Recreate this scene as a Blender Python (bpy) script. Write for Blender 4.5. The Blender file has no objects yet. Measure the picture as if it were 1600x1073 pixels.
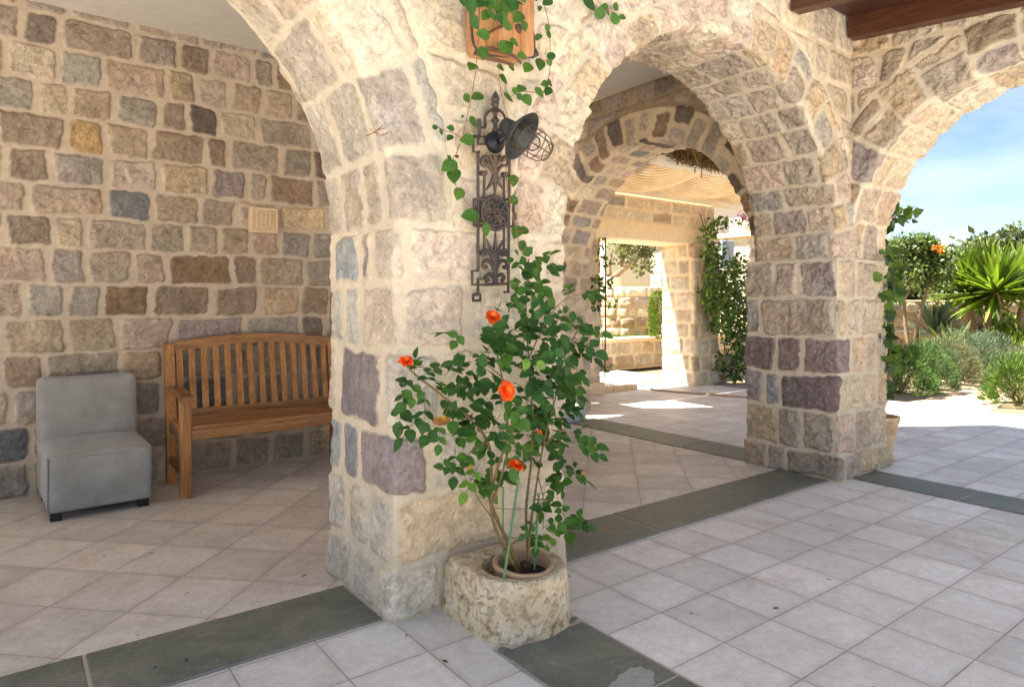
import bpy, bmesh, math, random
import numpy as np
from mathutils import Vector, Matrix

# ------------------------------------------------------------------ camera, light, exposure
SC = bpy.context.scene
COL = SC.collection
YAW = math.radians(53)            # angle between the arcade direction (+X) and the view
CY, SY = math.cos(YAW), math.sin(YAW)
FPX, HOR, EYE = 1050.0, 472.0, 1.25
cam = bpy.data.cameras.new("camera")
cam.sensor_width = 36.0
cam.lens = FPX / 1600 * 36.0
cam.shift_y = (HOR - 536.5) / 1600
cam.clip_start, cam.clip_end = 0.05, 2000
camo = bpy.data.objects.new("camera", cam)
COL.objects.link(camo)
camo.location = (0, 0, EYE)
camo.rotation_euler = (math.radians(90), 0, YAW - math.radians(90))
SC.camera = camo

SUN_EL = math.radians(64)
SUN_H = Vector((-0.85, 0.53)).normalized()     # horizontal direction towards the sun
w = bpy.data.worlds.new("World")
SC.world = w
w.use_nodes = True
nt = w.node_tree
nt.nodes.clear()
sky = nt.nodes.new("ShaderNodeTexSky")
sky.sky_type = 'NISHITA'
sky.sun_disc = False
sky.sun_elevation = SUN_EL
sky.sun_rotation = math.atan2(SUN_H.x, SUN_H.y)
sky.altitude = 0
sky.air_density = 0.8
sky.dust_density = 0.3
sky.ozone_density = 1.5
bg = nt.nodes.new("ShaderNodeBackground")
bg.inputs[1].default_value = 0.05
wo = nt.nodes.new("ShaderNodeOutputWorld")
# thin clouds: the sky is mixed towards white by a noise over the view direction
tc = nt.nodes.new("ShaderNodeTexCoord")
mp = nt.nodes.new("ShaderNodeMapping")
mp.inputs['Scale'].default_value = (1.0, 1.0, 4.0)
mp.inputs['Location'].default_value = (0.4, 0.2, 0.35)
nz = nt.nodes.new("ShaderNodeTexNoise")
nz.inputs['Scale'].default_value = 2.2
nz.inputs['Detail'].default_value = 6
nz.inputs['Roughness'].default_value = 0.6
cr = nt.nodes.new("ShaderNodeValToRGB")
cr.color_ramp.elements[0].position = 0.42
cr.color_ramp.elements[0].color = (0, 0, 0, 1)
cr.color_ramp.elements[1].position = 0.72
cr.color_ramp.elements[1].color = (.8, .8, .8, 1)
mx = nt.nodes.new("ShaderNodeMix")
mx.data_type = 'RGBA'
mx.inputs[7].default_value = (5.0, 5.2, 5.5, 1)
nt.links.new(tc.outputs['Generated'], mp.inputs[0])
nt.links.new(mp.outputs[0], nz.inputs['Vector'])
nt.links.new(nz.outputs['Fac'], cr.inputs[0])
nt.links.new(cr.outputs[0], mx.inputs[0])
nt.links.new(sky.outputs[0], mx.inputs[6])
nt.links.new(mx.outputs[2], bg.inputs[0])
nt.links.new(bg.outputs[0], wo.inputs[0])

sun = bpy.data.lights.new("sun", 'SUN')
sun.energy = 5.0
sun.angle = math.radians(0.5)
sun.color = (1.0, 0.95, 0.88)
suno = bpy.data.objects.new("sun", sun)
COL.objects.link(suno)
sdir = Vector((SUN_H.x * math.cos(SUN_EL), SUN_H.y * math.cos(SUN_EL), math.sin(SUN_EL)))
suno.rotation_euler = sdir.to_track_quat('Z', 'Y').to_euler()

SC.view_settings.view_transform = 'Standard'
SC.view_settings.look = 'None'
SC.view_settings.gamma = 1
SC.view_settings.exposure = 2.25
SC.render.engine = 'CYCLES'
SC.cycles.use_denoising = True
SC.cycles.max_bounces = 10
SC.cycles.diffuse_bounces = 8
SC.cycles.transparent_max_bounces = 8
SC.cycles.caustics_reflective = False
SC.cycles.caustics_refractive = False

# ------------------------------------------------------------------ measuring the photograph
def on_y(px, py, y):
    """world point on the vertical plane Y = y that the photograph shows at pixel (px, py)"""
    k = (px - 800) / FPX
    X = (CY * y + SY * y * k) / (SY - CY * k)
    d = CY * X + SY * y
    return Vector((X, y, EYE + (HOR - py) / FPX * d))

def at_depth(px, py, d):
    l = (px - 800) / FPX * d
    return Vector((CY * d + SY * l, SY * d - CY * l, EYE + (HOR - py) / FPX * d))

# ------------------------------------------------------------------ object helpers
def link_mesh(name, me, mat=None, parent=None):
    o = bpy.data.objects.new(name, me)
    COL.objects.link(o)
    if mat is not None:
        me.materials.append(mat)
    if parent is not None:
        o.parent = parent
        o.matrix_parent_inverse = parent.matrix_basis.inverted() if parent.parent is None else Matrix.Identity(4)
    return o

def thing(name, label, cat, loc=(0, 0, 0), group=None, rz=0.0):
    o = bpy.data.objects.new(name, None)
    COL.objects.link(o)
    o.empty_display_size = 0.1
    o.location = loc
    o.rotation_euler = (0, 0, rz)
    return tag(o, label, cat, group)

def tag(o, label, cat, group=None):
    o["label"] = label
    o["category"] = cat
    if group:
        o["group"] = group
    return o

def struct(o):
    o["kind"] = "structure"
    return o

class MB:
    """collects vertices and faces for one mesh"""
    def __init__(s):
        s.v, s.f = [], []
    def add(s, vs, fs):
        b = len(s.v)
        s.v.extend([tuple(p) for p in vs])
        s.f.extend([tuple(i + b for i in f) for f in fs])
        return s
    def rbox(s, c, size, r=0.005, rot=None, n=2):
        """box with rounded edges"""
        bm = bmesh.new()
        bmesh.ops.create_cube(bm, size=1)
        bmesh.ops.scale(bm, vec=size, verts=bm.verts)
        if r > 0:
            bmesh.ops.bevel(bm, geom=list(bm.edges), offset=r, segments=n, affect='EDGES', profile=0.5)
        M = Matrix.Translation(c) @ (rot.to_4x4() if rot is not None else Matrix.Identity(4))
        bmesh.ops.transform(bm, matrix=M, verts=bm.verts)
        bm.verts.index_update()
        s.add([v.co for v in bm.verts], [[v.index for v in f.verts] for f in bm.faces])
        bm.free()
        return s
    def soft(s, size, r, n, fn=None, M=None):
        """finely divided rounded box, reshaped by fn"""
        bm = bmesh.new()
        bmesh.ops.create_cube(bm, size=1)
        bmesh.ops.subdivide_edges(bm, edges=list(bm.edges), cuts=n, use_grid_fill=True)
        hx, hy, hz = [q / 2 for q in size]
        for v in bm.verts:
            p = Vector((v.co.x * size[0], v.co.y * size[1], v.co.z * size[2]))
            q = Vector((max(-hx + r, min(hx - r, p.x)), max(-hy + r, min(hy - r, p.y)), max(-hz + r, min(hz - r, p.z))))
            d = p - q
            if d.length > 1e-9:
                p = q + d.normalized() * r
            if fn:
                p = fn(p)
            v.co = p
        if M is not None:
            bmesh.ops.transform(bm, matrix=M, verts=bm.verts)
        bm.verts.index_update()
        s.add([v.co for v in bm.verts], [[v.index for v in f.verts] for f in bm.faces])
        bm.free()
        return s
    def tube(s, pts, r, n=6, taper=None, cap=True):
        pts = [Vector(p) for p in pts]
        m = len(pts)
        base = len(s.v)
        up = Vector((0.13, 0.27, 0.95)).normalized()
        prev = None
        for i, p in enumerate(pts):
            t = (pts[min(i + 1, m - 1)] - pts[max(i - 1, 0)])
            t = t.normalized() if t.length > 1e-9 else Vector((0, 0, 1))
            if prev is None:
                a = t.cross(up)
                if a.length < 1e-3:
                    a = t.cross(Vector((1, 0, 0)))
            else:
                a = prev - t * prev.dot(t)
            a.normalize()
            prev = a
            b = t.cross(a)
            rr = r if taper is None else r + (taper - r) * i / max(1, m - 1)
            if isinstance(r, (list, tuple)):
                rr = r[i]
            for k in range(n):
                an = 2 * math.pi * k / n
                s.v.append(tuple(p + a * (rr * math.cos(an)) + b * (rr * math.sin(an))))
        for i in range(m - 1):
            for k in range(n):
                k2 = (k + 1) % n
                s.f.append((base + i * n + k, base + i * n + k2, base + (i + 1) * n + k2, base + (i + 1) * n + k))
        if cap:
            s.f.append(tuple(base + k for k in range(n))[::-1])
            s.f.append(tuple(base + (m - 1) * n + k for k in range(n)))
        return s
    def lathe(s, prof, M=None, n=32, cap=False, wob=None):
        """profile [(r, z)...] turned round local Z"""
        base = len(s.v)
        M = M or Matrix.Identity(4)
        for i, (r, z) in enumerate(prof):
            for k in range(n):
                an = 2 * math.pi * k / n
                rr = r if wob is None else r * wob(an, z)
                s.v.append(tuple(M @ Vector((rr * math.cos(an), rr * math.sin(an), z))))
        for i in range(len(prof) - 1):
            for k in range(n):
                k2 = (k + 1) % n
                s.f.append((base + i * n + k, base + i * n + k2, base + (i + 1) * n + k2, base + (i + 1) * n + k))
        if cap:
            s.f.append(tuple(base + k for k in range(n))[::-1])
            s.f.append(tuple(base + (len(prof) - 1) * n + k for k in range(n)))
        return s
    def prism(s, poly, M, t, r=0.0):
        """polygon in local XY given thickness t along local Z"""
        n = len(poly)
        vs = [M @ Vector((x, y, 0)) for x, y in poly] + [M @ Vector((x, y, t)) for x, y in poly]
        fs = [tuple(range(n))[::-1], tuple(range(n, 2 * n))]
        fs += [(i, (i + 1) % n, n + (i + 1) % n, n + i) for i in range(n)]
        return s.add(vs, fs)
    def build(s, name, mat, parent=None, smooth=True, angle=40):
        me = bpy.data.meshes.new(name)
        me.from_pydata(s.v, [], s.f)
        me.validate()
        if smooth:
            me.polygons.foreach_set('use_smooth', [True] * len(me.polygons))
            try:
                me.set_sharp_from_angle(angle=math.radians(angle))
            except Exception:
                pass
        me.update()
        return link_mesh(name, me, mat, parent)

def np_mesh(name, V, Fc, mat, parent=None, col=None, smooth=True, extra=None):
    """mesh from numpy arrays: V (n,3), Fc (m,k)"""
    me = bpy.data.meshes.new(name)
    V = np.ascontiguousarray(V, dtype=np.float32)
    Fc = np.ascontiguousarray(Fc, dtype=np.int32)
    k = Fc.shape[1]
    me.vertices.add(len(V))
    me.vertices.foreach_set('co', V.ravel())
    me.loops.add(Fc.size)
    me.loops.foreach_set('vertex_index', Fc.ravel())
    me.polygons.add(len(Fc))
    me.polygons.foreach_set('loop_start', np.arange(0, Fc.size, k, dtype=np.int32))
    me.polygons.foreach_set('loop_total', np.full(len(Fc), k, dtype=np.int32))
    if smooth:
        me.polygons.foreach_set('use_smooth', np.ones(len(Fc), dtype=bool))
    if col is not None:
        a = me.attributes.new('Col', 'FLOAT_COLOR', 'POINT')
        c4 = np.ones((len(V), 4), dtype=np.float32)
        c4[:, :3] = col
        a.data.foreach_set('color', c4.ravel())
    if extra is not None:
        a = me.attributes.new('Mask', 'FLOAT', 'POINT')
        a.data.foreach_set('value', np.ascontiguousarray(extra, dtype=np.float32))
    me.update(calc_edges=True)
    return link_mesh(name, me, mat, parent)

# ------------------------------------------------------------------ materials
def srgb(r, g, b):
    return tuple(((c / 255) / 12.92 if c / 255 <= 0.04045 else ((c / 255 + 0.055) / 1.055) ** 2.4) for c in (r, g, b))

class NB:
    """small helper to write node trees"""
    def __init__(s, name):
        s.m = bpy.data.materials.new(name)
        s.m.use_nodes = True
        s.t = s.m.node_tree
        s.t.nodes.clear()
        s.out = s.t.nodes.new("ShaderNodeOutputMaterial")
    def n(s, kind, **kw):
        nd = s.t.nodes.new(kind)
        for k, v in kw.items():
            setattr(nd, k, v)
        return nd
    def put(s, sock, val):
        if isinstance(val, bpy.types.NodeSocket):
            s.t.links.new(val, sock)
        elif val is not None:
            if isinstance(val, (tuple, list)) and len(val) == 3 and sock.type == 'RGBA':
                val = (*val, 1)
            sock.default_value = val
    def math(s, op, a, b=None, c=None):
        nd = s.n("ShaderNodeMath", operation=op)
        s.put(nd.inputs[0], a)
        if b is not None: s.put(nd.inputs[1], b)
        if c is not None: s.put(nd.inputs[2], c)
        return nd.outputs[0]
    def pos(s):
        return s.n("ShaderNodeNewGeometry").outputs['Position']
    def obj(s):
        return s.n("ShaderNodeTexCoord").outputs['Object']
    def scale(s, vec, sc):
        nd = s.n("ShaderNodeMapping")
        s.put(nd.inputs[0], vec)
        nd.inputs['Scale'].default_value = sc
        return nd.outputs[0]
    def noise(s, vec, scale, detail=4, rough=.55, dist=0.0):
        nd = s.n("ShaderNodeTexNoise")
        s.put(nd.inputs['Vector'], vec)
        nd.inputs['Scale'].default_value = scale
        nd.inputs['Detail'].default_value = detail
        nd.inputs['Roughness'].default_value = rough
        nd.inputs['Distortion'].default_value = dist
        return nd.outputs['Fac']
    def ramp(s, fac, stops):
        nd = s.n("ShaderNodeValToRGB")
        s.put(nd.inputs[0], fac)
        e = nd.color_ramp.elements
        while len(e) < len(stops): e.new(0.5)
        for i, (p, c) in enumerate(stops):
            e[i].position = p
            e[i].color = (*c, 1) if len(c) == 3 else c
        return nd.outputs[0]
    def rng(s, v, a, b, c, d):
        nd = s.n("ShaderNodeMapRange")
        s.put(nd.inputs[0], v)
        for i, q in enumerate((a, b, c, d)): s.put(nd.inputs[i + 1], q)
        return nd.outputs[0]
    def mix(s, fac, a, b, blend='MIX'):
        nd = s.n("ShaderNodeMix", data_type='RGBA', blend_type=blend)
        s.put(nd.inputs[0], fac); s.put(nd.inputs[6], a); s.put(nd.inputs[7], b)
        return nd.outputs[2]
    def attr(s, name):
        nd = s.n("ShaderNodeAttribute", attribute_name=name)
        return nd
    def bump(s, h, strength=.3, dist=.01, normal=None):
        nd = s.n("ShaderNodeBump")
        s.put(nd.inputs['Height'], h)
        nd.inputs['Strength'].default_value = strength
        nd.inputs['Distance'].default_value = dist
        if normal is not None: s.put(nd.inputs['Normal'], normal)
        return nd.outputs[0]
    def bsdf(s, color, rough=.8, normal=None, metallic=0.0, spec=.5, **kw):
        nd = s.n("ShaderNodeBsdfPrincipled")
        s.put(nd.inputs['Base Color'], color)
        s.put(nd.inputs['Roughness'], rough)
        nd.inputs['Metallic'].default_value = metallic
        nd.inputs['Specular IOR Level'].default_value = spec
        if normal is not None: s.put(nd.inputs['Normal'], normal)
        for k, v in kw.items():
            s.put(nd.inputs[k], v)
        return nd.outputs[0]
    def done(s, shader):
        s.t.links.new(shader, s.out.inputs[0])
        return s.m

def stone_mat(name, bump=.5):
    b = NB(name)
    p = b.pos()
    at = b.attr('Col').outputs['Color']
    msk = b.attr('Mask').outputs['Fac']
    n1 = b.noise(p, 19, 8, .68, .9)
    n2 = b.noise(p, 85, 5, .65, .4)
    n3 = b.noise(p, 4.2, 5, .62)
    n4 = b.noise(p, 9, 7, .7, 1.4)
    v = b.math('MULTIPLY', b.rng(n1, .3, .72, .74, 1.26), b.rng(n2, .3, .7, .86, 1.14))
    v = b.math('MULTIPLY', v, b.rng(n3, .3, .7, .88, 1.12))
    # the face of a stone is more broken in tone than the pointing
    v = b.math('ADD', b.math('MULTIPLY', v, b.rng(msk, 0, 1, .45, 1.0)), b.rng(msk, 0, 1, .55, 0.0))
    c = b.mix(1.0, at, v, 'MULTIPLY')
    rust = b.math('MULTIPLY', b.rng(n4, .58, .74, 0, .55), msk)
    c = b.mix(rust, c, b.mix(1.0, c, (.80, .60, .42), 'MULTIPLY'))
    lime = b.math('MULTIPLY', b.rng(b.noise(p, 12, 7, .72, 1.0), .60, .72, 0, .42), msk)
    c = b.mix(lime, c, srgb(214, 200, 174))
    crack = b.rng(b.math('ABSOLUTE', b.math('SUBTRACT', b.noise(p, 7, 6, .65, 1.8), .5)), 0.0, .012, 1.0, 0.0)
    c = b.mix(b.math('MULTIPLY', b.math('MULTIPLY', crack, msk), .38), c, srgb(96, 80, 64))
    h = b.math('ADD', b.math('MULTIPLY', n1, .7), b.math('MULTIPLY', n2, .35))
    h = b.math('SUBTRACT', h, b.math('MULTIPLY', crack, .22))
    h = b.math('MULTIPLY', h, b.rng(msk, 0, 1, .22, 1.0))
    nrm = b.bump(h, bump, .022)
    return b.done(b.bsdf(c, .9, nrm, spec=.2))

def tile_mat(name, size, ox, oy, diag, colA, colB, grout, rough=.5, grout_w=.0028, stain=1.0):
    """square floor tiles laid in world coordinates, straight or diagonal"""
    b = NB(name)
    p = b.pos()
    sx = b.n("ShaderNodeSeparateXYZ")
    b.put(sx.inputs[0], p)
    x, y = sx.outputs[0], sx.outputs[1]
    if diag:
        u = b.math('SUBTRACT', x, y); v = b.math('ADD', x, y)
        sz = size * math.sqrt(2)
    else:
        u, v, sz = x, y, size
    u = b.math('DIVIDE', b.math('SUBTRACT', u, ox), sz)
    v = b.math('DIVIDE', b.math('SUBTRACT', v, oy), sz)
    fu, fv = b.math('FRACT', u), b.math('FRACT', v)
    du = b.math('MINIMUM', fu, b.math('SUBTRACT', 1.0, fu))
    dv = b.math('MINIMUM', fv, b.math('SUBTRACT', 1.0, fv))
    dd = b.math('MULTIPLY', b.math('MINIMUM', du, dv), size)
    wob = b.math('MULTIPLY', b.noise(p, 60, 2), .0025)
    dd = b.math('SUBTRACT', dd, b.math('SUBTRACT', wob, .00125))
    g = b.rng(dd, grout_w * .55, grout_w * 1.15, 0.0, 1.0)
    cell = b.n("ShaderNodeCombineXYZ")
    b.put(cell.inputs[0], b.math('FLOOR', u)); b.put(cell.inputs[1], b.math('FLOOR', v))
    wn = b.n("ShaderNodeTexWhiteNoise", noise_dimensions='2D')
    b.put(wn.inputs['Vector'], cell.outputs[0])
    off = b.n("ShaderNodeVectorMath", operation='MULTIPLY_ADD')
    b.put(off.inputs[0], wn.outputs['Color']); off.inputs[1].default_value = (9, 9, 9); b.put(off.inputs[2], p)
    n1 = b.noise(off.outputs[0], 4.5, 6, .62, .4)
    n2 = b.noise(p, 140, 3, .6)
    n3 = b.noise(p, .8, 4, .6)
    n4 = b.noise(p, 26, 5, .7)
    c = b.mix(b.rng(n1, .32, .68, 0, 1), colA, colB)
    val = b.math('MULTIPLY', b.rng(wn.outputs['Value'], 0, 1, .87, 1.07), b.rng(n2, .3, .7, .90, 1.09))
    val = b.math('MULTIPLY', val, b.rng(n3, .35, .7, .90, 1.06))
    val = b.math('MULTIPLY', val, b.rng(n4, .3, .7, .88, 1.09))
    c = b.mix(1.0, c, val, 'MULTIPLY')
    c = b.mix(b.math('MULTIPLY', b.rng(wn.outputs['Color'], .35, 1, 0, 1), .35), c, b.mix(1.0, c, (1.015, .985, .94), 'MULTIPLY'))
    # brown water stains and specks of dirt
    st = b.rng(b.noise(p, 1.7, 6, .7, .8), .56, .78, 0.0, .45 * stain)
    c = b.mix(st, c, srgb(150, 118, 88))
    sp = b.rng(b.noise(p, 17, 2, .5), .745, .775, 0.0, .6 * stain)
    c = b.mix(sp, c, srgb(70, 62, 54))
    edge = b.rng(dd, 0.0, .035, .16, 0.0)
    c = b.mix(edge, c, srgb(140, 122, 104))
    gl = b.mix(b.rng(b.noise(p, 3.1, 3), .4, .6, 0, 1), grout, srgb(172, 160, 146))
    c = b.mix(g, gl, c)
    h = b.math('ADD', b.math('MULTIPLY', g, .7), b.math('MULTIPLY', n4, .35))
    h = b.math('ADD', h, b.math('MULTIPLY', n2, .12))
    h = b.math('ADD', h, b.math('MULTIPLY', wn.outputs['Value'], .1))
    nrm = b.bump(h, .35, .006)
    rg = b.rng(n1, .3, .7, rough - .08, rough + .12)
    return b.done(b.bsdf(c, rg, nrm, spec=.4))

def slate_mat():
    b = NB("slate")
    p = b.pos()
    o = b.n("ShaderNodeObjectInfo").outputs['Random']
    n1 = b.noise(p, 3.2, 6, .65, 1.2)
    n2 = b.noise(b.scale(p, (40, 40, 40)), 1, 5, .7)
    c = b.ramp(n1, [(.25, srgb(90, 95, 85)), (.5, srgb(118, 121, 107)), (.75, srgb(142, 139, 120))])
    c = b.mix(1.0, c, b.math('MULTIPLY', b.rng(n2, .3, .7, .86, 1.12), b.rng(o, 0, 1, .85, 1.15)), 'MULTIPLY')
    sp = b.rng(b.noise(p, 21, 2, .5), .71, .73, 0.0, .8)
    c = b.mix(sp, c, srgb(40, 40, 38))
    vein = b.rng(b.math('ABSOLUTE', b.math('SUBTRACT', b.noise(p, 2.6, 5, .6, 1.4), .5)), 0.0, .006, .35, 0.0)
    c = b.mix(vein, c, srgb(160, 158, 148))
    nrm = b.bump(b.math('ADD', n1, b.math('MULTIPLY', n2, .25)), .5, .012)
    return b.done(b.bsdf(c, b.rng(n1, .3, .7, .42, .62), nrm, spec=.4))

def wood_mat(name, c1, c2, c3, rough=.45, axis=(2, 30, 30), rnd=.25):
    b = NB(name)
    p = b.obj()
    q = b.scale(p, axis)
    n1 = b.noise(q, 1.6, 6, .62, 1.3)
    n2 = b.noise(q, 7, 3, .6)
    n3 = b.noise(p, 2.2, 3, .6)
    c = b.ramp(n1, [(.28, c1), (.5, c2), (.74, c3)])
    oi = b.n("ShaderNodeNewGeometry").outputs['Random Per Island']
    v = b.math('MULTIPLY', b.rng(n2, .3, .7, .86, 1.1), b.rng(n3, .3, .7, .84, 1.14))
    v = b.math('MULTIPLY', v, b.rng(oi, 0, 1, 1 - rnd, 1 + rnd))
    c = b.mix(1.0, c, v, 'MULTIPLY')
    return b.done(b.bsdf(c, rough, b.bump(n1, .25, .004), spec=.4))

def leaf_mat(name, trans=.35, rough=.42, spec=.45):
    b = NB(name)
    at = b.attr('Col').outputs['Color']
    p = b.pos()
    c = b.mix(1.0, at, b.rng(b.noise(p, 60, 3, .6), .3, .7, .8, 1.2), 'MULTIPLY')
    sh = b.bsdf(c, rough, None, spec=spec)
    tr = b.n("ShaderNodeBsdfTranslucent")
    b.put(tr.inputs[0], b.mix(1.0, c, (1.25, 1.35, .55), 'MULTIPLY'))
    mx = b.n("ShaderNodeMixShader")
    mx.inputs[0].default_value = trans
    b.t.links.new(sh, mx.inputs[1]); b.t.links.new(tr.outputs[0], mx.inputs[2])
    return b.done(mx.outputs[0])

def plain(name, col, rough=.7, metallic=0.0, nscale=30, var=.12, bump=.15, spec=.4, alt=None, altscale=3):
    b = NB(name)
    p = b.obj()
    n1 = b.noise(p, nscale, 4, .6)
    c = b.mix(1.0, col, b.rng(n1, .3, .7, 1 - var, 1 + var), 'MULTIPLY')
    if alt is not None:
        c = b.mix(b.rng(b.noise(p, altscale, 5, .65, .5), .45, .68, 0, .85), c, alt)
    return b.done(b.bsdf(c, rough, b.bump(n1, bump, .005) if bump else None, metallic=metallic, spec=spec))
# ------------------------------------------------------------------ masonry
_T = np.random.RandomState(7).rand(8, 256, 256).astype(np.float32)
def vnoise(x, y, seed=0):
    t = _T[seed % 8]
    xi, yi = np.floor(x).astype(np.int64), np.floor(y).astype(np.int64)
    fx, fy = x - xi, y - yi
    fx = fx * fx * (3 - 2 * fx); fy = fy * fy * (3 - 2 * fy)
    x0, x1, y0, y1 = xi & 255, (xi + 1) & 255, yi & 255, (yi + 1) & 255
    return ((t[y0, x0] * (1 - fx) + t[y0, x1] * fx) * (1 - fy) + (t[y1, x0] * (1 - fx) + t[y1, x1] * fx) * fy) * 2 - 1

def fbm(x, y, octaves=4, seed=0, gain=.55):
    a, s, tot = 1.0, 0.0, 0.0
    for i in range(octaves):
        s = s + a * vnoise(x * 2 ** i + 17.3 * i, y * 2 ** i + 9.1 * i, seed + i)
        tot += a
        a *= gain
    return s / tot

def sstep(a, b, x):
    t = np.clip((x - a) / (b - a), 0, 1)
    return t * t * (3 - 2 * t)

PAL = dict(cream=srgb(214, 196, 168), pale=srgb(220, 207, 184), tan=srgb(188, 166, 136), taupe=srgb(168, 154, 138),
           grey=srgb(163, 158, 149), blue=srgb(156, 158, 156), purple=srgb(150, 138, 136), dark=srgb(112, 101, 92),
           brown=srgb(142, 120, 99), ochre=srgb(182, 150, 106), pink=srgb(196, 174, 156), plum=srgb(132, 114, 114), slate=srgb(134, 135, 136))

class Courses:
    """stones in courses: rows between zb[i] and zb[i+1], each row cut in stones of random width"""
    def __init__(s, seed, u0, u1, zb, wmin, wmax, gap, pal, corner=.03, skew=.10, fixed=None, gv=.62):
        R = random.Random(seed)
        s.zb = np.array(zb, dtype=float)
        s.rows, s.u0, s.seed, s.gv = [], u0, seed, gv
        us, ue, vs, ve, cols, gaps, cors, shu, shv, rel, ton = [], [], [], [], [], [], [], [], [], [], []
        keys, wts = list(pal.keys()), list(pal.values())
        for i in range(len(zb) - 1):
            if fixed and i in fixed:
                ub = list(fixed[i])
            else:
                ub = [u0 - R.random() * wmin]
                while ub[-1] < u1:
                    ub.append(ub[-1] + R.uniform(wmin, wmax) * (0.7 + .6 * R.random()))
            first = len(us)
            for j in range(len(ub) - 1):
                us.append(ub[j]); ue.append(ub[j + 1]); vs.append(zb[i]); ve.append(zb[i + 1])
                k = R.choices(keys, wts)[0]
                f = R.uniform(.86, 1.12)
                cols.append([(c * .62 + t * .38) * f * R.uniform(.985, 1.015) for c, t in zip(PAL[k], PAL['taupe'])])
                gaps.append(R.uniform(*gap)); cors.append(corner * R.uniform(.35, 1.3))
                shu.append(R.uniform(-skew, skew)); shv.append(R.uniform(-skew, skew) * .6)
                rel.append(R.uniform(.6, 1.2)); ton.append(R.random())
            s.rows.append((np.array(ub), first))
        A = lambda q: np.array(q, dtype=np.float64)
        s.us, s.ue, s.vs, s.ve, s.col, s.gap, s.cor, s.shu, s.shv, s.rel, s.ton = map(A, (us, ue, vs, ve, cols, gaps, cors, shu, shv, rel, ton))
    def at(s, u, v):
        i = int(np.clip(np.searchsorted(s.zb, v) - 1, 0, len(s.rows) - 1))
        ub, first = s.rows[i]
        return first + int(np.clip(np.searchsorted(ub, u) - 1, 0, len(ub) - 2))
    def paint(s, u, v, key, f=1.0):
        s.col[s.at(u, v)] = [c * f for c in PAL[key]]
        return s
    def eval(s, u, v, warp=.018):
        sd = s.seed
        uw = u + warp * fbm(u * 5.3, v * 5.3, 3, sd) + .35 * warp * vnoise(u * 31, v * 31, sd + 3)
        vw = v + warp * .8 * fbm(u * 4.7 + 40, v * 4.7 + 11, 3, sd + 1) + .35 * warp * vnoise(u * 29 + 5, v * 29, sd + 4)
        row = np.clip(np.searchsorted(s.zb, vw) - 1, 0, len(s.rows) - 1)
        sid = np.zeros(u.shape, dtype=np.int64)
        for i, (ub, first) in enumerate(s.rows):
            m = row == i
            if m.any():
                sid[m] = first + np.clip(np.searchsorted(ub, uw[m]) - 1, 0, len(ub) - 2)
        uc, vc = (s.us + s.ue) / 2, (s.vs + s.ve) / 2
        hu, hv = (s.ue - s.us) / 2, (s.ve - s.vs) / 2
        pu, pv = uw - uc[sid], vw - vc[sid]
        pu, pv = pu + s.shu[sid] * pv, pv + s.shv[sid] * pu
        r = np.minimum(s.cor[sid], np.minimum(hu, hv)[sid] * .7)
        du = np.abs(pu) - (hu[sid] - s.gap[sid]) + r
        dv = np.abs(pv) - (hv[sid] - s.gap[sid] * s.gv) + r
        sdf = np.hypot(np.maximum(du, 0), np.maximum(dv, 0)) + np.minimum(np.maximum(du, dv), 0) - r
        sdf = sdf + .009 * fbm(u * 19, v * 19, 4, sd + 5, .65)
        return sdf, sid

def dress(P, N, u, v, lay, relief=.014, rough=.010, edge=.022, smear=.010, mortar=srgb(206, 184, 150), cut=None, fade=None, warp=.018, sm_amp=.012, tint=0.0):
    """displaces the bare surface P along N into stones and mortar; returns positions, colours, mask"""
    sdf, sid = lay.eval(u, v, warp)
    if cut is not None:
        sdf = np.maximum(sdf, cut)
    e = sstep(0.0, edge, -sdf)
    su, sv = u + lay.ton[sid] * 37, v + lay.ton[sid] * 61
    r1 = fbm(su * 9, sv * 9, 4, 1)
    r2 = 1 - np.abs(fbm(su * 17 + .6 * r1, sv * 17, 3, 2)) * 2
    lump = fbm(su * 3.5, sv * 3.5, 2, 4)
    r3 = 1 - np.abs(fbm(su * 7 + .9 * lump, sv * 11 + .9 * r1, 4, 6, .6)) * 2
    q4 = fbm(su * 5.5 + .5 * r1, sv * 6.5, 3, 0) * 4.5
    fr = q4 - np.floor(q4)
    terr = (np.floor(q4) + sstep(.30, .62, fr)) / 4.5        # split ledges left by the chisel
    h = e * rough * .85 * terr + relief * lay.rel[sid] * e + e * rough * (.8 * r1 + .55 * r2 + .9 * lump + .75 * r3 - .6)
    h = h + (1 - e) * (.0035 * fbm(u * 12, v * 12, 3, 3) + .006 * fbm(u * 3, v * 3, 2, 5))
    # the pointing is smeared over the stone edges by an uneven amount
    sm = smear + sm_amp * fbm(u * 6.5, v * 6.5, 4, 6)
    m = sstep(-.004, .010, -sdf - sm)
    base = lay.col[sid] * (1 - tint) + np.array(mortar) * tint
    t1 = fbm(su * 6, sv * 6, 4, 3)
    t2 = fbm(su * 2.4 + 9, sv * 2.4, 3, 5)
    k = (1 + .20 * t1 + .10 * r2)[..., None]
    stone = base * k
    warm = np.array([1.06, .985, .88]); cool = np.array([.97, 1.0, 1.03])
    stone = stone * (1 + (warm - 1) * np.clip(t2 * 1.6, 0, 1)[..., None]) * (1 + (cool - 1) * np.clip(-t2 * 1.6, 0, 1)[..., None])
    mo = np.array(mortar)[None, None, :] * (1 + .08 * fbm(u * 5, v * 5, 4, 0) + .05 * fbm(u * 24, v * 24, 2, 1))[..., None]
    c = mo * (1 - m[..., None]) + stone * m[..., None]
    if fade is not None:
        h = h * fade
    return P + N * h[..., None], c, e

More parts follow.
